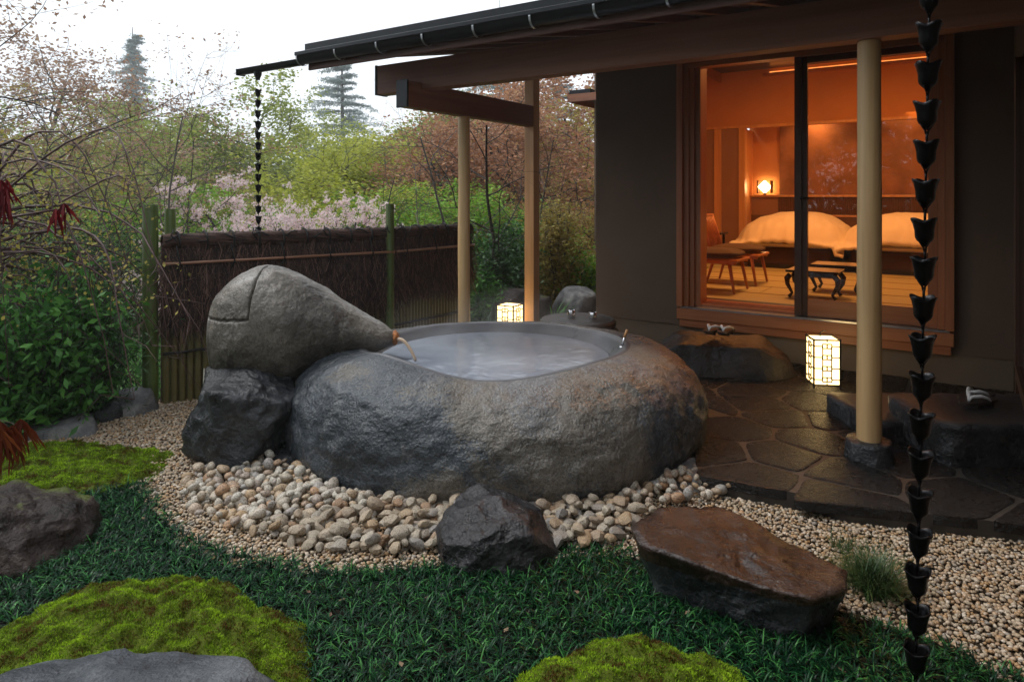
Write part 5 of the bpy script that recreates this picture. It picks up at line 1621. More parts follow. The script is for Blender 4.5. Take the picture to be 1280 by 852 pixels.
# ================================================================== TREES
class Wood:
    def __init__(s): s.v = []; s.f = []; s.n = 0
    def tube(s, pts, r0, r1, n):
        K = len(pts); P = np.array(pts); D = np.gradient(P, axis=0); D /= (np.linalg.norm(D, axis=1)[:, None] + 1e-9)
        ref = np.array([0, 0, 1.0]) if abs(D[0][2]) < .9 else np.array([1.0, 0, 0])
        U = np.cross(D, ref); U /= (np.linalg.norm(U, axis=1)[:, None] + 1e-9); W = np.cross(D, U)
        a_ = np.arange(n) * 2 * np.pi / n; rad = np.linspace(r0, r1, K)[:, None, None]
        V = P[:, None] + (U[:, None] * np.cos(a_)[None, :, None] + W[:, None] * np.sin(a_)[None, :, None]) * rad
        s.v.append(V.reshape(-1, 3))
        ii = np.arange(K * n).reshape(K, n) + s.n; jj = np.roll(ii, -1, axis=1)
        s.f.append(np.stack([ii[:-1], jj[:-1], jj[1:], ii[1:]], -1).reshape(-1, 4)); s.n += K * n
    def mesh(s, name, mat): return np_mesh(name, np.concatenate(s.v), np.concatenate(s.f), mat, True)

def grow(seed, H=6.0, trunk_r=.09, lean=0.0, fork=.22, limbs=8, limb_len=.5, up=.5, levels=3, wander=.22, kids=(5, 4, 3), twist=.0, taper=.62):
    r = np.random.default_rng(seed); Wd = Wood(); tips = []
    def br(p, d, L, rad, lv):
        k = {0: 9, 1: 7, 2: 5, 3: 4}.get(lv, 3); pts = [p]; q = p.copy(); dd = d.copy()
        for i in range(k):
            dd = dd + r.normal(0, wander * (1 if lv else .5), 3); 
            if lv: dd[2] += .07 * up * (1 if lv < 2 else .6)
            dd /= np.linalg.norm(dd); q = q + dd * L / k; pts.append(q.copy())
        r1 = rad * (.3 if lv else .4)
        Wd.tube(pts, rad, r1, {0: 8, 1: 6, 2: 4}.get(lv, 3))
        if lv >= levels:
            for i in range(1, len(pts)): tips.append(pts[i])
            return
        nk = limbs if lv == 0 else kids[min(lv - 1, len(kids) - 1)]
        for j in range(nk):
            f = (fork + (1 - fork) * (j + r.uniform(.1, .9)) / nk) if lv == 0 else r.uniform(.25, 1.0)
            x = f * k; i = min(int(x), k - 1); pos = pts[i] + (pts[i + 1] - pts[i]) * (x - i)
            az = j * 2.4 + r.uniform(-.5, .5) if lv == 0 else r.uniform(0, 6.28)
            ax = pts[min(i + 1, k)] - pts[i]; ax /= np.linalg.norm(ax)
            side = np.array([math.cos(az), math.sin(az), 0]) if lv == 0 else r.normal(size=3)
            side = side - ax * side.dot(ax); side /= np.linalg.norm(side) + 1e-9
            e_ = (up + r.uniform(-.2, .2)) if lv == 0 else r.uniform(.3, .9)
            nd = ax * e_ + side * (1 if lv == 0 else .9); nd /= np.linalg.norm(nd)
            LL = (H * limb_len * (1.1 - .55 * f) if lv == 0 else L * r.uniform(.42, .68)) * r.uniform(.8, 1.15)
            br(pos, nd, LL, max(.0028, rad * (taper if lv else .45) * (1.05 - .5 * f)), lv + 1)
    br(np.array([0, 0, -.1]), np.array([lean, 0, 1.0]), H * .82, trunk_r, 0)
    return Wd, np.array(tips)

def leaf_cloud(tips, per, rad, size, seed, name, mat, flat=.0, hang=.0, keep=1.0, aspect=.55, squash=1.0):
    r = np.random.default_rng(seed)
    if keep < 1: tips = tips[r.uniform(size=len(tips)) < keep]
    P = np.repeat(tips, per, axis=0) + r.normal(0, rad, (len(tips) * per, 3)) * np.array([1, 1, squash])
    n = len(P); S = size * r.uniform(.55, 1.25, n)
    az = r.uniform(0, 6.28, n); el = r.normal(-hang, .5, n)
    d = np.stack([np.cos(az) * np.cos(el), np.sin(az) * np.cos(el), np.sin(el)], 1)
    up = r.normal(size=(n, 3)); up[:, 2] += flat * 3; sdv = np.cross(d, up); sdv /= np.linalg.norm(sdv, axis=1)[:, None] + 1e-9
    V = np.zeros((n, 4, 3)); L = S[:, None]
    V[:, 0] = P; V[:, 1] = P + d * L * .5 + sdv * L * aspect * .5; V[:, 2] = P + d * L; V[:, 3] = P + d * L * .5 - sdv * L * aspect * .5
    return np_mesh(name, V.reshape(-1, 3), np.arange(n * 4).reshape(n, 4), mat)

def leafmat(name, stops, trans=.35, nscale=.6): return island(name, stops, rough=.5, spec=.25, trans=trans, nscale=nscale, namt=.35)
LM = {
 'olive': leafmat('olive spring leaf', [(0, (.11, .15, .03)), (.5, (.26, .32, .06)), (1, (.46, .49, .13))], .45),
 'yellow': leafmat('yellow green leaf', [(0, (.20, .23, .03)), (.5, (.38, .42, .05)), (1, (.56, .56, .11))], .45),
 'bright': leafmat('fresh green leaf', [(0, (.08, .18, .02)), (.5, (.20, .40, .04)), (1, (.36, .55, .07))], .45),
 'russet': leafmat('russet young leaf', [(0, (.18, .08, .045)), (.45, (.36, .17, .09)), (.8, (.48, .27, .15)), (1, (.46, .38, .13))], .45),
 'amber': leafmat('amber green leaf', [(0, (.16, .11, .035)), (.5, (.34, .26, .07)), (1, (.46, .42, .11))], .45),
 'brownleaf': leafmat('brown pink young leaf', [(0, (.17, .10, .065)), (.5, (.34, .20, .14)), (1, (.48, .36, .22))], .45),
 'dark': leafmat('dark evergreen leaf', [(0, (.012, .032, .012)), (.5, (.035, .085, .028)), (1, (.08, .17, .05))], .2),
 'laurel': leafmat('glossy green leaf', [(0, (.02, .07, .015)), (.5, (.06, .19, .035)), (1, (.15, .36, .06))], .3),
 'cedar': leafmat('blue green needle', [(0, (.16, .22, .23)), (.5, (.24, .31, .31)), (1, (.34, .41, .38))], .3),  # paleness of distant haze is put into this needle colour
 'blossom': leafmat('pale pink blossom', [(0, (.74, .47, .50)), (.5, (.93, .76, .77)), (1, (.98, .93, .92))], .5, 2),
 'red': leafmat('deep red maple leaf', [(0, (.04, .004, .005)), (.5, (.13, .010, .013)), (1, (.30, .03, .03))], .3, 5),
 'rust_hue': leafmat('rusty hanging leaf', [(0, (.05, .008, .004)), (.5, (.13, .028, .010)), (1, (.24, .07, .02))], .3, 5),
 'smallyellow': leafmat('small yellow green maple leaf', [(0, (.15, .14, .03)), (.5, (.36, .33, .07)), (1, (.55, .40, .12))], .4, 4),
}
KIND = {}
def kind(key, seed, per, rad, size, mat='olive', keep=1.0, hang=.1, squash=.8, flat=.2, **gk):
    Wd, tips = grow(seed, **gk)
    KIND[key] = (Wd.mesh('trunk', MAT['bark']), leaf_cloud(tips, per, rad, size, seed + 1, 'crown', LM[mat], hang=hang, keep=keep, squash=squash, flat=flat), gk.get('H', 6.0))
kind('round1', 101, 9, .19, .135, H=6.0, limbs=11, limb_len=.46, up=.35, kids=(6, 4), levels=3, fork=.12)
kind('round2', 102, 9, .20, .135, H=6.0, limbs=12, limb_len=.48, up=.25, kids=(6, 4), levels=3, fork=.1)
kind('airy1', 103, 8, .18, .115, H=6.0, limbs=10, limb_len=.52, up=.6, kids=(5, 4), levels=3, fork=.18, wander=.2, keep=.8)
kind('airy2', 104, 8, .18, .115, H=6.0, limbs=9, limb_len=.55, up=.5, kids=(6, 4), levels=3, fork=.15, wander=.26, keep=.8)
kind('low1', 105, 10, .12, .072, H=3.0, limbs=14, limb_len=.55, up=.2, kids=(6, 4), levels=3, fork=.04, trunk_r=.05, mat='bright')
kind('layer1', 106, 9, .17, .075, H=4.0, limbs=12, limb_len=.62, up=.05, kids=(7, 4), levels=3, fork=.12, squash=.35, flat=1.0, trunk_r=.07, mat='amber')
kind('bare1', 107, 1, .05, .04, H=5.0, limbs=7, limb_len=.6, up=.75, kids=(4, 4), levels=3, fork=.25, wander=.2, keep=.12, trunk_r=.045)
kind('bare2', 108, 1, .05, .04, H=5.0, limbs=6, limb_len=.65, up=.6, kids=(4, 4), levels=3, fork=.2, wander=.24, keep=.10, trunk_r=.04)

def tree(name, key, px, Y, top, wpx, mat, label, cat='tree', group=None, rz=None, wood=None, base=None, seed=0):
    tr, cr, H0 = KIND[key]
    x = (px - 640) / F * Y; gz = ground_z(x, Y) - .05 if base is None else base
    Hh = CAMZ - (top - HZ) / F * Y - gz
    sz = Hh / (H0 * .97); sx = wpx / F * Y / (H0 * .88)
    root = empty(name, (x, Y, gz), (seed * 1.7 + px * .013) if rz is None else rz, label, cat, group)
    root.scale = (sx, sx, sz)
    t = link('trunk', tr, root); c = link('crown', cr, root)
    if mat:
        c.material_slots[0].link = 'OBJECT'; c.material_slots[0].material = LM[mat]
    if wood:
        t.material_slots[0].link = 'OBJECT'; t.material_slots[0].material = MAT[wood]
    return root

# conifers -----------------------------------------------------------------
def conifer(seed, H=12.0, W=3.2, layers=34, droop=.25, fill=1.0):
    r = np.random.default_rng(seed); Wd = Wood(); tips = []
    Wd.tube([np.array([.02 * math.sin(z * 2), .02 * math.cos(z), z]) for z in np.linspace(-.3, H, 14)], .20, .015, 7)
    for k in range(layers):
        z = H * (.10 + .88 * (k / layers) ** .9); f = 1 - z / H
        L0 = W * (f ** .75) * .5 + .12
        for j in range(7 if f > .1 else 4):
            if r.uniform() > fill: continue
            az = r.uniform(0, 6.28); L = L0 * r.uniform(.3, 1.3); pts = []
            for q in range(7):
                t = q / 6; pts.append(np.array([math.cos(az) * L * t, math.sin(az) * L * t, z + L * (.18 * t - droop * t * t) + r.normal(0, .015)]))
            Wd.tube(pts, .03 * (.3 + f), .006, 4)
            for q in range(1, 7):
                t = q / 6; c0 = pts[q]
                nt_ = int(6 + 6 * (1 - abs(t - .6)))
                wdt = L * .30 * (1 - .55 * t)
                for _ in range(nt_):
                    s_ = r.uniform(-1, 1); tips.append(c0 + np.array([-math.sin(az) * s_ * wdt, math.cos(az) * s_ * wdt, -.10 * abs(s_) * L * .3 + r.normal(0, .02)]))
    tips = np.array(tips)
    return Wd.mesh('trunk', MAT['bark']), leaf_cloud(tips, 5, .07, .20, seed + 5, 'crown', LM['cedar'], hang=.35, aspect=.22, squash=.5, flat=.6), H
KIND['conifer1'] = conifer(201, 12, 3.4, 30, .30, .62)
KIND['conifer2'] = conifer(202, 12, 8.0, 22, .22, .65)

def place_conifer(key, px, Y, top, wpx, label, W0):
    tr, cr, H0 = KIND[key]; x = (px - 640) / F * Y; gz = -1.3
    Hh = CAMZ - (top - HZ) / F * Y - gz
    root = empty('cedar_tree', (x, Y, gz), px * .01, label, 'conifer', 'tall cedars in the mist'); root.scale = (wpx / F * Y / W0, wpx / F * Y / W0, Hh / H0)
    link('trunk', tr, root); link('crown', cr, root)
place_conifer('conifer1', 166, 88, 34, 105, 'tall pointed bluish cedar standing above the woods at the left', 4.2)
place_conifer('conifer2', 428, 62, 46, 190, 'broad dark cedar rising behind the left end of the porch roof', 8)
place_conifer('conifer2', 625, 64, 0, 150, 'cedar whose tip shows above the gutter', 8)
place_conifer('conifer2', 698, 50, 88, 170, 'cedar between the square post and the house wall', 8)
#place_conifer('conifer1', 104, 60, 20, 120, 'very faint pale cedar in the mist at far left', 4.2)
#place_conifer('conifer1', 20, 50, -10, 150, 'faint misty cedar behind the near maple at the left edge', 4.2)

tree('woodland_tree', 'airy1', 45, 34, 62, 260, 'brownleaf', 'tall pale brown tree fading in the mist at top left', group='woodland trees on the skyline', seed=4)
far = [(-30, 30, 120, 190, 'round1', 'olive'), (58, 33, 165, 170, 'round2', 'brownleaf'), (128, 30, 178, 150, 'round1', 'olive'), (205, 28, 108, 190, 'round2', 'olive'),
       (270, 31, 140, 150, 'round1', 'brownleaf'), (330, 27, 122, 170, 'round1', 'olive'), (392, 32, 152, 150, 'round1', 'olive'), (455, 34, 142, 160, 'round2', 'olive'),
       (515, 30, 136, 170, 'round1', 'olive'), (572, 28, 130, 150, 'round2', 'brownleaf'), (628, 27, 105, 180, 'round1', 'russet'), (690, 26, 112, 170, 'round2', 'russet'), (752, 28, 100, 190, 'round1', 'russet'),
       (820, 30, 120, 170, 'round2', 'russet'), (-110, 28, 90, 200, 'round2', 'olive')]
where = ['beyond the left edge', 'left of the pointed cedar', 'under the pointed cedar', 'right of the pointed cedar', 'between pointed cedar and far rain chain', 'behind the far rain chain', 'left of the broad cedar', 'below the broad cedar',
         'behind the crossing beams', 'left of the round porch post', 'between the two porch posts', 'right of the square post', 'against the house corner', 'hidden side of the house corner', 'outermost at left']
cname = {'olive': 'olive green', 'brownleaf': 'pinkish brown', 'russet': 'russet', 'yellow': 'yellow green', 'bright': 'fresh green', 'amber': 'amber green', 'dark': 'dark evergreen'}
for i, (px, Y, top, wp, kk, mt) in enumerate(far):
    tree('woodland_tree', kk, px, Y, top, wp * 1.25, mt, f'far {cname[mt]} tree on the skyline {where[i]}', group='woodland trees on the skyline', seed=i)
for i, (px, Y, top, wp, kk, mt) in enumerate([(-20, 24, 190, 230, 'round2', 'olive'), (85, 23, 195, 200, 'round1', 'brownleaf'), (165, 24, 165, 200, 'round2', 'olive'), (240, 23, 150, 200, 'round1', 'olive'), (300, 24, 160, 200, 'round2', 'olive'),
       (362, 25, 168, 180, 'round1', 'yellow'), (425, 24, 160, 190, 'round2', 'olive'), (490, 23, 158, 190, 'round1', 'olive'), (548, 24, 150, 190, 'round2', 'brownleaf'), (610, 22, 138, 190, 'round1', 'russet'), (668, 22, 130, 190, 'round2', 'russet'), (730, 23, 125, 190, 'round1', 'russet')]):
    tree('woodland_tree', kk, px, Y, top, wp * 1.2, mt, f'{cname[mt]} tree in the second rank of the wood ' + ['at the far left edge', 'left of the pointed cedar', 'below the pointed cedar', 'above the tall bamboo post', 'left of the far rain chain', 'right of the far rain chain', 'under the broad cedar',
       'above the second bamboo post', 'left of the crossing beams', 'between the porch posts', 'just right of the square post', 'by the house corner'][i], group='woodland trees in the second rank', seed=i + 5)
mid = [(-40, 19, 190, 230, 'round1', 'bright'), (40, 17, 225, 200, 'round2', 'bright'), (118, 18, 215, 190, 'airy1', 'yellow'), (190, 16.5, 195, 200, 'round1', 'olive'), (262, 18, 185, 190, 'airy2', 'brownleaf'),
       (322, 17, 180, 190, 'round2', 'yellow'), (395, 18, 185, 190, 'round1', 'yellow'), (462, 17, 172, 190, 'airy1', 'yellow'), (530, 18, 168, 190, 'round2', 'amber'), (596, 16, 160, 190, 'airy2', 'russet'),
       (655, 17, 150, 200, 'round1', 'russet'), (722, 15.5, 140, 210, 'round2', 'russet'), (800, 17, 150, 200, 'round1', 'amber')]
wm = ['beyond the left edge', 'behind the weeping maple', 'just left of the tall bamboo post', 'above the tall bamboo post', 'right of the tall bamboo post', 'behind the pink cherry', 'right of the far rain chain',
      'above the second bamboo post', 'left of the round porch post', 'directly between the porch posts', 'behind the square porch post', 'beside the house corner', 'past the house corner']
for i, (px, Y, top, wp, kk, mt) in enumerate(mid):
    tree('woodland_tree', kk, px, Y, top, wp * 1.25, mt, f'middle distance {cname[mt]} tree {wm[i]}', group='woodland trees in the middle distance', seed=i + 3)
near = [(-30, 11, 262, 230, 'low1', 'bright'), (50, 12, 300, 210, 'low1', 'dark'), (128, 11.5, 268, 190, 'low1', 'bright'), (212, 11, 232, 200, 'low1', 'bright'), (290, 12, 250, 180, 'low1', 'olive'),
        (365, 12.5, 235, 190, 'layer1', 'amber'), (440, 12, 215, 200, 'low1', 'yellow'), (505, 12.5, 232, 180, 'low1', 'bright'), (560, 11.5, 225, 170, 'low1', 'bright'), (602, 12, 262, 150, 'layer1', 'bright'),
        (650, 12.5, 225, 160, 'layer1', 'amber'), (700, 11.5, 215, 110, 'layer1', 'amber'), (722, 10.3, 305, 80, 'layer1', 'yellow')]
wn = ['at the left edge behind the weeping maple', 'in the deep shade left of the bamboo post', 'next left of the bamboo post', 'behind the tall bamboo post', 'behind the left part of the pink cherry', 'behind the right part of the pink cherry',
      'left of the second bamboo post', 'right of the second bamboo post', 'left of the round porch post', 'right of the round porch post', 'behind the square porch post', 'filling the gap beside the house', 'low beside the house corner', 'cut off by the house corner']
for i, (px, Y, top, wp, kk, mt) in enumerate(near):
    tree('garden_tree', kk, px, Y, top, wp * 1.2, mt, f'nearer low {cname[mt]} tree {wn[i]}', group='low trees beyond the fence', seed=i + 9)
# thin bare trees
bare = [(203, 8.2, 78, 150, 'bare1', .3, 'thin bare tree behind the tall bamboo post'), (238, 9.0, 110, 120, 'bare2', 2.0, 'thin bare tree just right of the tall bamboo post'), (462, 10.5, 178, 120, 'bare1', 1.0, 'small bare tree behind the second bamboo post'),
        (560, 9.5, 118, 200, 'bare2', 4.0, 'bare tree left of the round porch post'), (628, 9.0, 100, 230, 'bare1', 5.2, 'spreading bare tree between the porch posts'), (675, 10.5, 120, 150, 'bare2', 1.1, 'bare tree right of the square porch post'),
        (110, 9.5, 140, 160, 'bare2', .5, 'bare twiggy tree left of the tall bamboo post')]
for i, (px, Y, top, wp, kk, rz__, lb) in enumerate(bare):
    tree('bare_tree', kk, px, Y, top, wp * 1.2, 'amber', lb, group='thin bare trees near the fence', rz=rz__, wood='bark' if i % 3 else 'bark_grey')
# big maple whose limbs reach in from the left (px 0-140, 0-260)
kind('nearmaple', 131, 12, .12, .06, H=5.0, limbs=10, limb_len=.75, up=.12, kids=(6, 5), levels=3, fork=.25, wander=.17, keep=.9, squash=.5, flat=.8, trunk_r=.055, mat='brownleaf')
tree('maple_tree', 'nearmaple', -75, 7.6, -60, 440, 'brownleaf', 'near maple with pinkish brown young leaves reaching in at top left', rz=.4)
tree('maple_tree', 'nearmaple', -110, 10.5, -70, 520, 'brownleaf', 'maple with brown pink leaves behind the near maple at top left', rz=1.3)
tree('maple_tree', 'nearmaple', -60, 9.5, 110, 330, 'smallyellow', 'near maple with yellow green leaves at the left edge', rz=2.2)

# cherry in blossom ----------------------------------------------------------
def cherry(px, Y, top, wpx, seed, label):
    Wd, tips = grow(seed, H=3.0, limbs=12, limb_len=.6, up=.35, kids=(6, 4), levels=3, fork=.1, trunk_r=.05)
    r = np.random.default_rng(seed)
    tips = tips[r.uniform(size=len(tips)) < .5]
    # blossoms: five kite petals each
    n_c = len(tips); cen = np.repeat(tips, 9, axis=0) + r.normal(0, .045, (n_c * 9, 3)); n = len(cen)
    R = rand_rot(n, r); V = np.zeros((n, 5, 4, 3)); s_ = .036 * r.uniform(.7, 1.2, n)
    for k in range(5):
        a_ = 2 * math.pi * k / 5
        loc = np.array([[0, 0, 0], [.55 * math.cos(a_ - .5), .55 * math.sin(a_ - .5), .2], [1.0 * math.cos(a_), math.sin(a_), .3], [.55 * math.cos(a_ + .5), .55 * math.sin(a_ + .5), .2]])
        V[:, k] = np.einsum('nij,kj->nki', R, loc) * s_[:, None, None] + cen[:, None]
    x = (px - 640) / F * Y; gz = ground_z(x, Y); Hh = CAMZ - (top - HZ) / F * Y - gz
    root = empty('cherry_tree', (x, Y, gz), seed * 1.0, label, 'tree', 'pink cherries behind the fence'); root.scale = (wpx / F * Y / 2.9,) * 2 + (Hh / 3.0,)
    link('trunk', Wd.mesh('trunk', MAT['bark']), root)
    link('blossoms', np_mesh('blossoms', V.reshape(-1, 3), np.arange(n * 20).reshape(-1, 4), LM['blossom']), root)
    link('leaves', leaf_cloud(tips, 2, .08, .06, seed + 3, 'leaves', LM['yellow'], keep=.8), root)
cherry(318, 8.6, 212, 190, 301, 'pink blossoming cherry behind the far rain chain')
cherry(418, 8.8, 236, 150, 302, 'lower pink blossoming cherry right of the far rain chain')
cherry(262, 8.4, 262, 100, 303, 'small low pink cherry next to the tall bamboo post')
cherry(376, 8.3, 255, 110, 304, 'low pink cherry sprays between the other two cherries')

# shrubs ----------------------------------------------------------------------
def shrub(name, x, Y, H, Wd_, seed, mat, label, per=6, size=.07, hang=.2, aspect=.4, z=0.0, rad=.10):
    r = np.random.default_rng(seed); Wo = Wood(); tips = []
    for k in range(16):
        az = r.uniform(0, 6.28); sp_ = r.uniform(.1, 1) ; hh = H * (1 - .45 * sp_ ** 2) * r.uniform(.75, 1.05); pts = []
        for q in range(8):
            t = q / 7; pts.append(np.array([math.cos(az) * Wd_ / 2 * sp_ * t ** 1.2, math.sin(az) * Wd_ / 2 * sp_ * t ** 1.2, hh * t ** .9]) + r.normal(0, .015, 3))
        Wo.tube(pts, .012, .003, 4)
        for q in range(1, 8):
            for _ in range(3):
                d = r.normal(0, 1, 3); d /= np.linalg.norm(d); L = .16 * Wd_ * r.uniform(.5, 1.2); e_ = pts[q] + d * L
                Wo.tube([pts[q], (pts[q] + e_) / 2 + r.normal(0, .01, 3), e_], .004, .002, 3); tips += [e_, (pts[q] + e_) / 2]
    root = empty(name, (x, Y, z), 0, label, 'shrub')
    link('stems', Wo.mesh('stems', MAT['bark']), root)
    link('foliage', leaf_cloud(np.array(tips), per, rad, size, seed, 'foliage', LM[mat], hang=hang, aspect=aspect), root)
    return root
def shp(px, base_py, Y=None):
    if Y is None: p = gp(px, base_py); return p.x, p.y
    return (px - 640) / F * Y, Y
SH = [(25, 540, None, .95, 1.3, 'laurel', 'bright leafed shrub at the far left edge'), (78, 530, None, 1.0, .85, 'laurel', 'glossy leafed shrub in the middle of the left bed'),
      (108, 522, None, 1.0, .7, 'dark', 'dark narrow leafed shrub just left of the bamboo post'), (-60, 560, None, .8, 1.1, 'laurel', 'shrub cut by the left edge behind the moss'),
      (60, 0, 7.2, 1.5, 1.7, 'dark', 'tall dark shrub behind the left bed'), (130, 0, 7.4, 1.45, 1.2, 'dark', 'tall dark shrub behind the bamboo post'), (-20, 0, 8, 1.6, 1.8, 'dark', 'tall dark shrub behind the left edge')]
for i, (px, by, Y, H, W_, mt, lb) in enumerate(SH):
    x, y = shp(px, by, Y); shrub('shrub', x, y, H, W_, 400 + i, mt, lb, per=9 if mt == 'dark' else 5, size=.075 if mt == 'laurel' else .06, aspect=.42 if mt == 'laurel' else .2, hang=.5)
SH = [(620, 8.9, 1.15, 1.1, 'dark', 'dark evergreen shrub with sparse red buds behind the lit lantern'), (696, 9.3, 1.5, 1.0, 'amber', 'amber green shrub right of the square post'), (595, 8.4, .55, .7, 'laurel', 'low fern like shrub right of the round post'),
      (650, 9.8, 1.2, 1.4, 'laurel', 'glossy shrub behind the square post'), (722, 9.6, .8, .9, 'bright', 'low bright shrub beside the house corner'), (585, 9.6, 1.0, 1.3, 'laurel', 'glossy green shrub behind the round post')]
for i, (px, Y, H, W_, mt, lb) in enumerate(SH):
    x = (px - 640) / F * Y; shrub('shrub', x, Y, H, W_, 430 + i, mt, lb, per=8, size=.075, aspect=.35)
# grassy clumps
def clump(px, Y, L, n, label, wd=.009, mat='laurel'):
    r = np.random.default_rng(int(px)); x = (px - 640) / F * Y
    PP = np.column_stack([r.normal(0, .05, n), r.normal(0, .05, n), np.zeros(n)])
    V, Fs = blades(PP, L, wd, 5, 1.5, (.05, .7), r); me = np_mesh('grass_clump', V, Fs, LM[mat]); o = link('grass_clump', me, loc=(x, Y, 0)); setp(o, label=label, cat='grass')
clump(692, 8.0, .42, 90, 'strap leaved green clump right of the square post', .011)
clump(612, 7.9, .34, 120, 'dark strap leaved clump left of the lit lantern behind the bath', .008, 'dark')
clump(598, 8.1, .30, 90, 'dark strap leaved clump next to the round post', .008, 'dark')
# light gravel patch behind the porch
PB = [(-.6, 7.9), (1.2, 7.5), (1.3, 9.6), (-.6, 9.4)]
poly_sheet('gravel_strip', PB, .006, MAT['soil'])
P = sample_poly(PB, .035); o = link('back_gravel', chips('back_gravel', np.column_stack([P, rng.uniform(.01, .02, len(P))]), .022, 0, MAT['gravel'], 9)); setp(o, kind='stuff', label='pale gravel behind the porch', cat='gravel')
# left bed ground cover
PL_ = [(-9, 4.3), (-3.4, 4.75), (-2.75, 5.4), (-2.6, 7.5), (-9, 8)]
P = sample_poly(PL_, .12, .5, r4); PP = np.repeat(P, 14, axis=0) + r4.normal(0, .02, (len(P) * 14, 2))
V, Fs = blades(np.column_stack([PP, np.zeros(len(PP))]), .12, .006, 3, 1.4, (.1, 1.0), r4)
o = link('ground_cover', np_mesh('ground_cover', V, Fs, LM['laurel'])); setp(o, kind='stuff', label='low leafy ground cover under the left shrubs', cat='ground cover')

# weeping maple at the left: arching bare shoots with small leaves -----------------
r5 = np.random.default_rng(55)
Wo = Wood(); tips = []
base = np.array([-4.15, 4.6, 0.0])
trunk = [base + np.array([.0 + .06 * q, .02 * q, .24 * q]) for q in range(7)]
Wo.tube(trunk, .06, .035, 8)
top0 = trunk[-1]
for k in range(46):
    st = trunk[int(r5.integers(3, 7))]
    az = r5.uniform(-1.1, 1.25); R_ = r5.uniform(.7, 2.05); rise = r5.uniform(-.1, .75) ; fall = r5.uniform(.5, 1.7)
    pts = []; K = 16; wb = r5.normal(0, .10, 3)
    for q in range(K):
        t = q / (K - 1)
        p = st + np.array([math.cos(az) * R_ * t ** .85, math.sin(az) * R_ * t ** .85, rise * math.sin(t * math.pi * .75) * 1.2 - fall * t ** 2.6]) + wb * math.sin(t * 5) + r5.normal(0, .008, 3)
        if p[2] < .25: break
        pts.append(p)
    if len(pts) < 5: continue
    Wo.tube(pts, r5.uniform(.007, .016), .002, 5)
    for q in range(3, len(pts)):
        if r5.uniform() < .65:
            d = r5.normal(0, .5, 3); d[2] -= .5; L = r5.uniform(.12, .42); e_ = pts[q] + d / np.linalg.norm(d) * L; mid_ = (pts[q] + e_) / 2 + r5.normal(0, .03, 3) + np.array([0, 0, .03])
            Wo.tube([pts[q], mid_, e_], .0035, .0015, 3); tips += [mid_, e_]
        tips.append(pts[q])
tips = np.array(tips)
root = empty('weeping_maple', tuple(base), 0, 'weeping maple with dark arching bare shoots and tiny yellow leaves left of the fence', 'tree')
o = link('trunk', Wo.mesh('trunk', MAT['twig_red']), root); o.location = tuple(-base)
o = link('foliage', leaf_cloud(tips[tips[:, 2] > .85], 3, .05, .030, 56, 'foliage', LM['smallyellow'], keep=.75, hang=.4, aspect=.7), root); o.location = tuple(-base)

# red dissected leaves at the left edge, hanging from a near maple out of the frame
def lace_cluster(name, px, py, Y, n, L, mat, label, seed, spread=.4, twig=None):
    r = np.random.default_rng(seed); p0 = pt(px, py, Y)
    root = empty(name, Vector(p0) - Vector(MAPLE), 0, label); root.parent = maple; V = []; Fq = []
    for i in range(n):
        o_ = np.array([r.normal(0, .012), r.normal(0, .02), r.normal(0, .012)])
        for k in range(7):
            a_ = (k - 3) * .16 * spread / .4 + r.normal(0, .05); d = np.array([math.sin(a_ + r.normal(0, .15)), r.normal(0, .25), -math.cos(a_)]); d /= np.linalg.norm(d)
            Lk = L * (1 - .09 * abs(k - 3)) * r.uniform(.7, 1.15); w_ = .0035; sd_ = np.array([math.cos(a_), 0, math.sin(a_)])
            b0_ = len(V); nseg = 6
            for q in range(nseg + 1):
                t = q / nseg; c_ = o_ + d * Lk * t + np.array([0, 0, -.012 * t * t]); ww = w_ * math.sin(math.pi * min(1, t * .92 + .06)) * (1.4 if q % 2 else .75)
                V += [c_ + sd_ * ww, c_ - sd_ * ww]
            for q in range(nseg): Fq.append((b0_ + 2 * q, b0_ + 2 * q + 1, b0_ + 2 * q + 3, b0_ + 2 * q + 2))
    me = np_mesh('leaf_blades', V, np.array(Fq), LM[mat]); link('leaf_blades', me, root)
    if twig: MB().tube([Vector(q) - Vector(p0) for q in twig], .003, 5).obj('twig', MAT['twig_red'], root, smooth=True)
MAPLE = (-2.75, 1.25, 0)
maple = empty('red_maple', MAPLE, 0, 'dark red laceleaf maple whose drooping sprays hang in at the left edge', 'tree')
Wm = Wood()
st_ = np.array([[0, 0, 0], [.04, .02, .5], [-.02, .05, 1.0], [.08, .08, 1.5], [.2, .12, 1.9]]); Wm.tube(list(st_), .05, .025, 8)
def limb_(k, tgt):
    a_ = st_[k]; b_ = np.array(tgt) - np.array(MAPLE); m1_ = a_ * .6 + b_ * .4 + np.array([0, 0, .14]); m2_ = a_ * .2 + b_ * .8 + np.array([0, 0, .06])
    Wm.tube([a_, m1_, m2_, b_], .014, .003, 6)
limb_(3, pt(-120, 200, 1.7)); limb_(3, pt(-60, 268, 1.75)); limb_(1, pt(-80, 500, 1.6))
link('trunk', Wm.mesh('trunk', MAT['bark']), maple)
tw = [pt(-120, 200, 1.7), pt(-40, 225, 1.7), pt(5, 232, 1.7)]
lace_cluster('leaf_spray', 0, 226, 1.7, 7, .10, 'red', 'deep red drooping maple leaves at the upper left edge', 1, twig=tw)
tw = [pt(-60, 268, 1.75), pt(10, 272, 1.75), pt(70, 262, 1.75)]
lace_cluster('leaf_spray', 72, 258, 1.75, 2, .07, 'red', 'small red maple leaf on a thin twig near the left edge', 2, .5, twig=tw)
tw = [pt(-80, 500, 1.6), pt(-30, 515, 1.6), pt(8, 532, 1.6)]
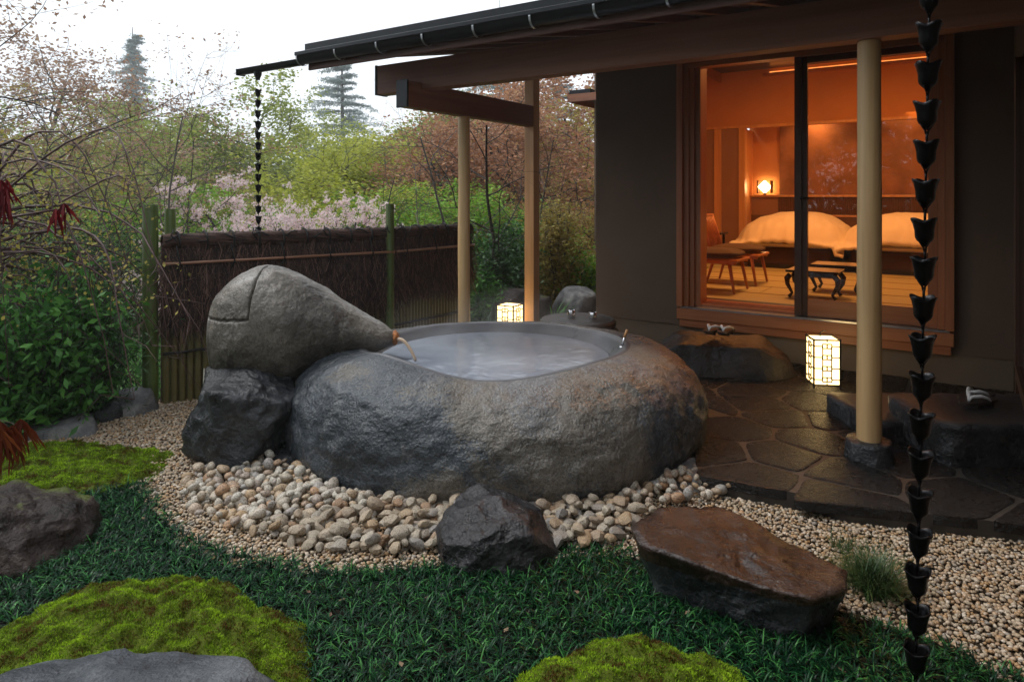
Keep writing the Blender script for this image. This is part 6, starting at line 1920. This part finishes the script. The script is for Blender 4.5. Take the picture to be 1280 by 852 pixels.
lace_cluster('leaf_spray', 8, 530, 1.6, 9, .10, 'rust_hue', 'rusty red drooping leaves above the moss at the left edge', 3, .6, twig=tw)

# unseen trees added round the viewpoint to dim the glass and shade the foreground
for i, (x_, y_, h_, w_, kk, mt) in enumerate([(-7.5, -5.5, 6.5, 6.0, 'round1', 'dark'), (-3.0, -7.5, 7.5, 6.5, 'round2', 'dark'), (1.5, -6.5, 7.0, 6.5, 'round1', 'dark'), (-10.5, -1.0, 6.0, 5.5, 'round2', 'laurel'), (5.5, -6.0, 7.0, 6.0, 'round2', 'dark'), (-.8, -4.2, 2.2, 4.0, 'low1', 'dark'), (-5.2, -9.5, 9.0, 8.0, 'round2', 'dark'), (-9.5, -7.0, 8.5, 8.0, 'round1', 'dark')]):
    tr, cr, H0 = KIND[kk]; rt = empty('garden_tree', (x_, y_, -.05), i * 1.3, ['evergreen tree behind the viewpoint at left', 'tall evergreen tree behind the viewpoint', 'evergreen tree behind the viewpoint at right', 'green tree far left of the moss', 'evergreen tree beyond the wing roof', 'low dark bush behind the viewpoint', 'tallest evergreen tree behind the viewpoint', 'broad evergreen tree behind the viewpoint at far left'][i], 'tree')
    rt.scale = (w_ / (H0 * .88), w_ / (H0 * .88), h_ / (H0 * .97)); link('trunk', tr, rt); c_ = link('crown', cr, rt); c_.material_slots[0].link = 'OBJECT'; c_.material_slots[0].material = LM[mt]

# a few fallen leaves
LT = [(r5.uniform(-3.0, 2.2), r5.uniform(2.2, 4.6), .026) for _ in range(90)]
LT = [p for p in LT if math.hypot(p[0] + .1, p[1] - 4.7) > 1.5]
o = link('fallen_leaves', leaf_cloud(np.array(LT), 1, .0, .028, 91, 'fallen_leaves', LM['brownleaf'], flat=3, aspect=.7)); setp(o, kind='stuff', label='few small fallen leaves scattered over the gravel', cat='leaves')
# wooded rise far away ------------------------------------------------------------
V = []; n1, n2 = 60, 14
for j in range(n2):
    for i in range(n1):
        x = -130 + 260 * i / (n1 - 1); y = 48 + 60 * j / (n2 - 1); f = math.sin(min(1, j / 7) * math.pi / 2)
        V.append((x, y, -2 + 7.0 * f + 1.2 * noise.noise(Vector((x * .04, y * .04, 2)))))
ii = np.arange(n1 * n2).reshape(n2, n1); Q = np.stack([ii[:-1, :-1], ii[:-1, 1:], ii[1:, 1:], ii[1:, :-1]], -1).reshape(-1, 4)
o = link('hillside', np_mesh('hillside', V, Q, simple('wooded hillside', (.06, .07, .03), .9, var=.5, scale=.5), True)); setp(o, kind='structure')
T = []
for _ in range(2600):
    x = r5.uniform(-80, 60); y = r5.uniform(46, 75); f = math.sin(min(1, (y - 48) / 30) * math.pi / 2) if y > 48 else 0
    T.append((x, y, -2 + 7 * f + r5.uniform(.3, 2.8)))
o = link('far_woods', leaf_cloud(np.array(T), 9, .6, .5, 77, 'far_woods', LM['olive'], aspect=.8)); setp(o, kind='stuff', label='far olive woods fading in the mist on the hillside', cat='woods')

# ================================================================== AIR
def vol(name, dens, col, lo, hi, **kw):
    m = bpy.data.materials.new(name); m.use_nodes = True; n = m.node_tree; n.nodes.clear()
    pv = n.nodes.new('ShaderNodeVolumePrincipled'); pv.inputs['Density'].default_value = dens; pv.inputs['Color'].default_value = (*col, 1); pv.inputs['Anisotropy'].default_value = .5
    o_ = n.nodes.new('ShaderNodeOutputMaterial'); n.links.new(pv.outputs[0], o_.inputs['Volume'])
    o = MB().box(lo, hi).obj(name, m); setp(o, kind='stuff', **kw); return m, n, pv
vol('haze', .0019, (.96, .98, 1.0), (-110, -12, -5), (110, 112, 17), label='thin pale mist in the air over the garden', cat='haze')

m, n, pv = vol('steam', .0, (1, 1, 1), (-.95, -.85, 0), (.95, .95, .5), label='faint steam drifting over the hot bath water', cat='steam')
so = bpy.data.objects['steam']; so.location = (CX, CY, .515)
tc = N(n, 'ShaderNodeTexCoord'); ns = N(n, 'ShaderNodeTexNoise', Scale=2.4, Detail=3.0, Distortion=.6); n.links.new(tc.outputs['Object'], ns.inputs['Vector'])
sx = N(n, 'ShaderNodeSeparateXYZ'); n.links.new(tc.outputs['Object'], sx.inputs[0])
hz = N(n, 'ShaderNodeMapRange'); hz.inputs['From Min'].default_value = 0; hz.inputs['From Max'].default_value = .45; hz.inputs['To Min'].default_value = 1; hz.inputs['To Max'].default_value = 0
n.links.new(sx.outputs['Z'], hz.inputs['Value'])
ln2 = N(n, 'ShaderNodeVectorMath', operation='LENGTH'); n.links.new(tc.outputs['Object'], ln2.inputs[0])
rd = N(n, 'ShaderNodeMapRange'); rd.inputs['From Min'].default_value = .45; rd.inputs['From Max'].default_value = .85; rd.inputs['To Min'].default_value = 1; rd.inputs['To Max'].default_value = 0
n.links.new(ln2.outputs['Value'], rd.inputs['Value'])
nr = N(n, 'ShaderNodeMapRange'); nr.inputs['From Min'].default_value = .42; nr.inputs['From Max'].default_value = .72; nr.inputs['To Max'].default_value = .9
n.links.new(ns.outputs['Fac'], nr.inputs['Value'])
a1_ = N(n, 'ShaderNodeMath', operation='MULTIPLY'); a2_ = N(n, 'ShaderNodeMath', operation='MULTIPLY')
n.links.new(hz.outputs[0], a1_.inputs[0]); n.links.new(rd.outputs[0], a1_.inputs[1]); n.links.new(a1_.outputs[0], a2_.inputs[0]); n.links.new(nr.outputs[0], a2_.inputs[1]); n.links.new(a2_.outputs[0], pv.inputs['Density'])
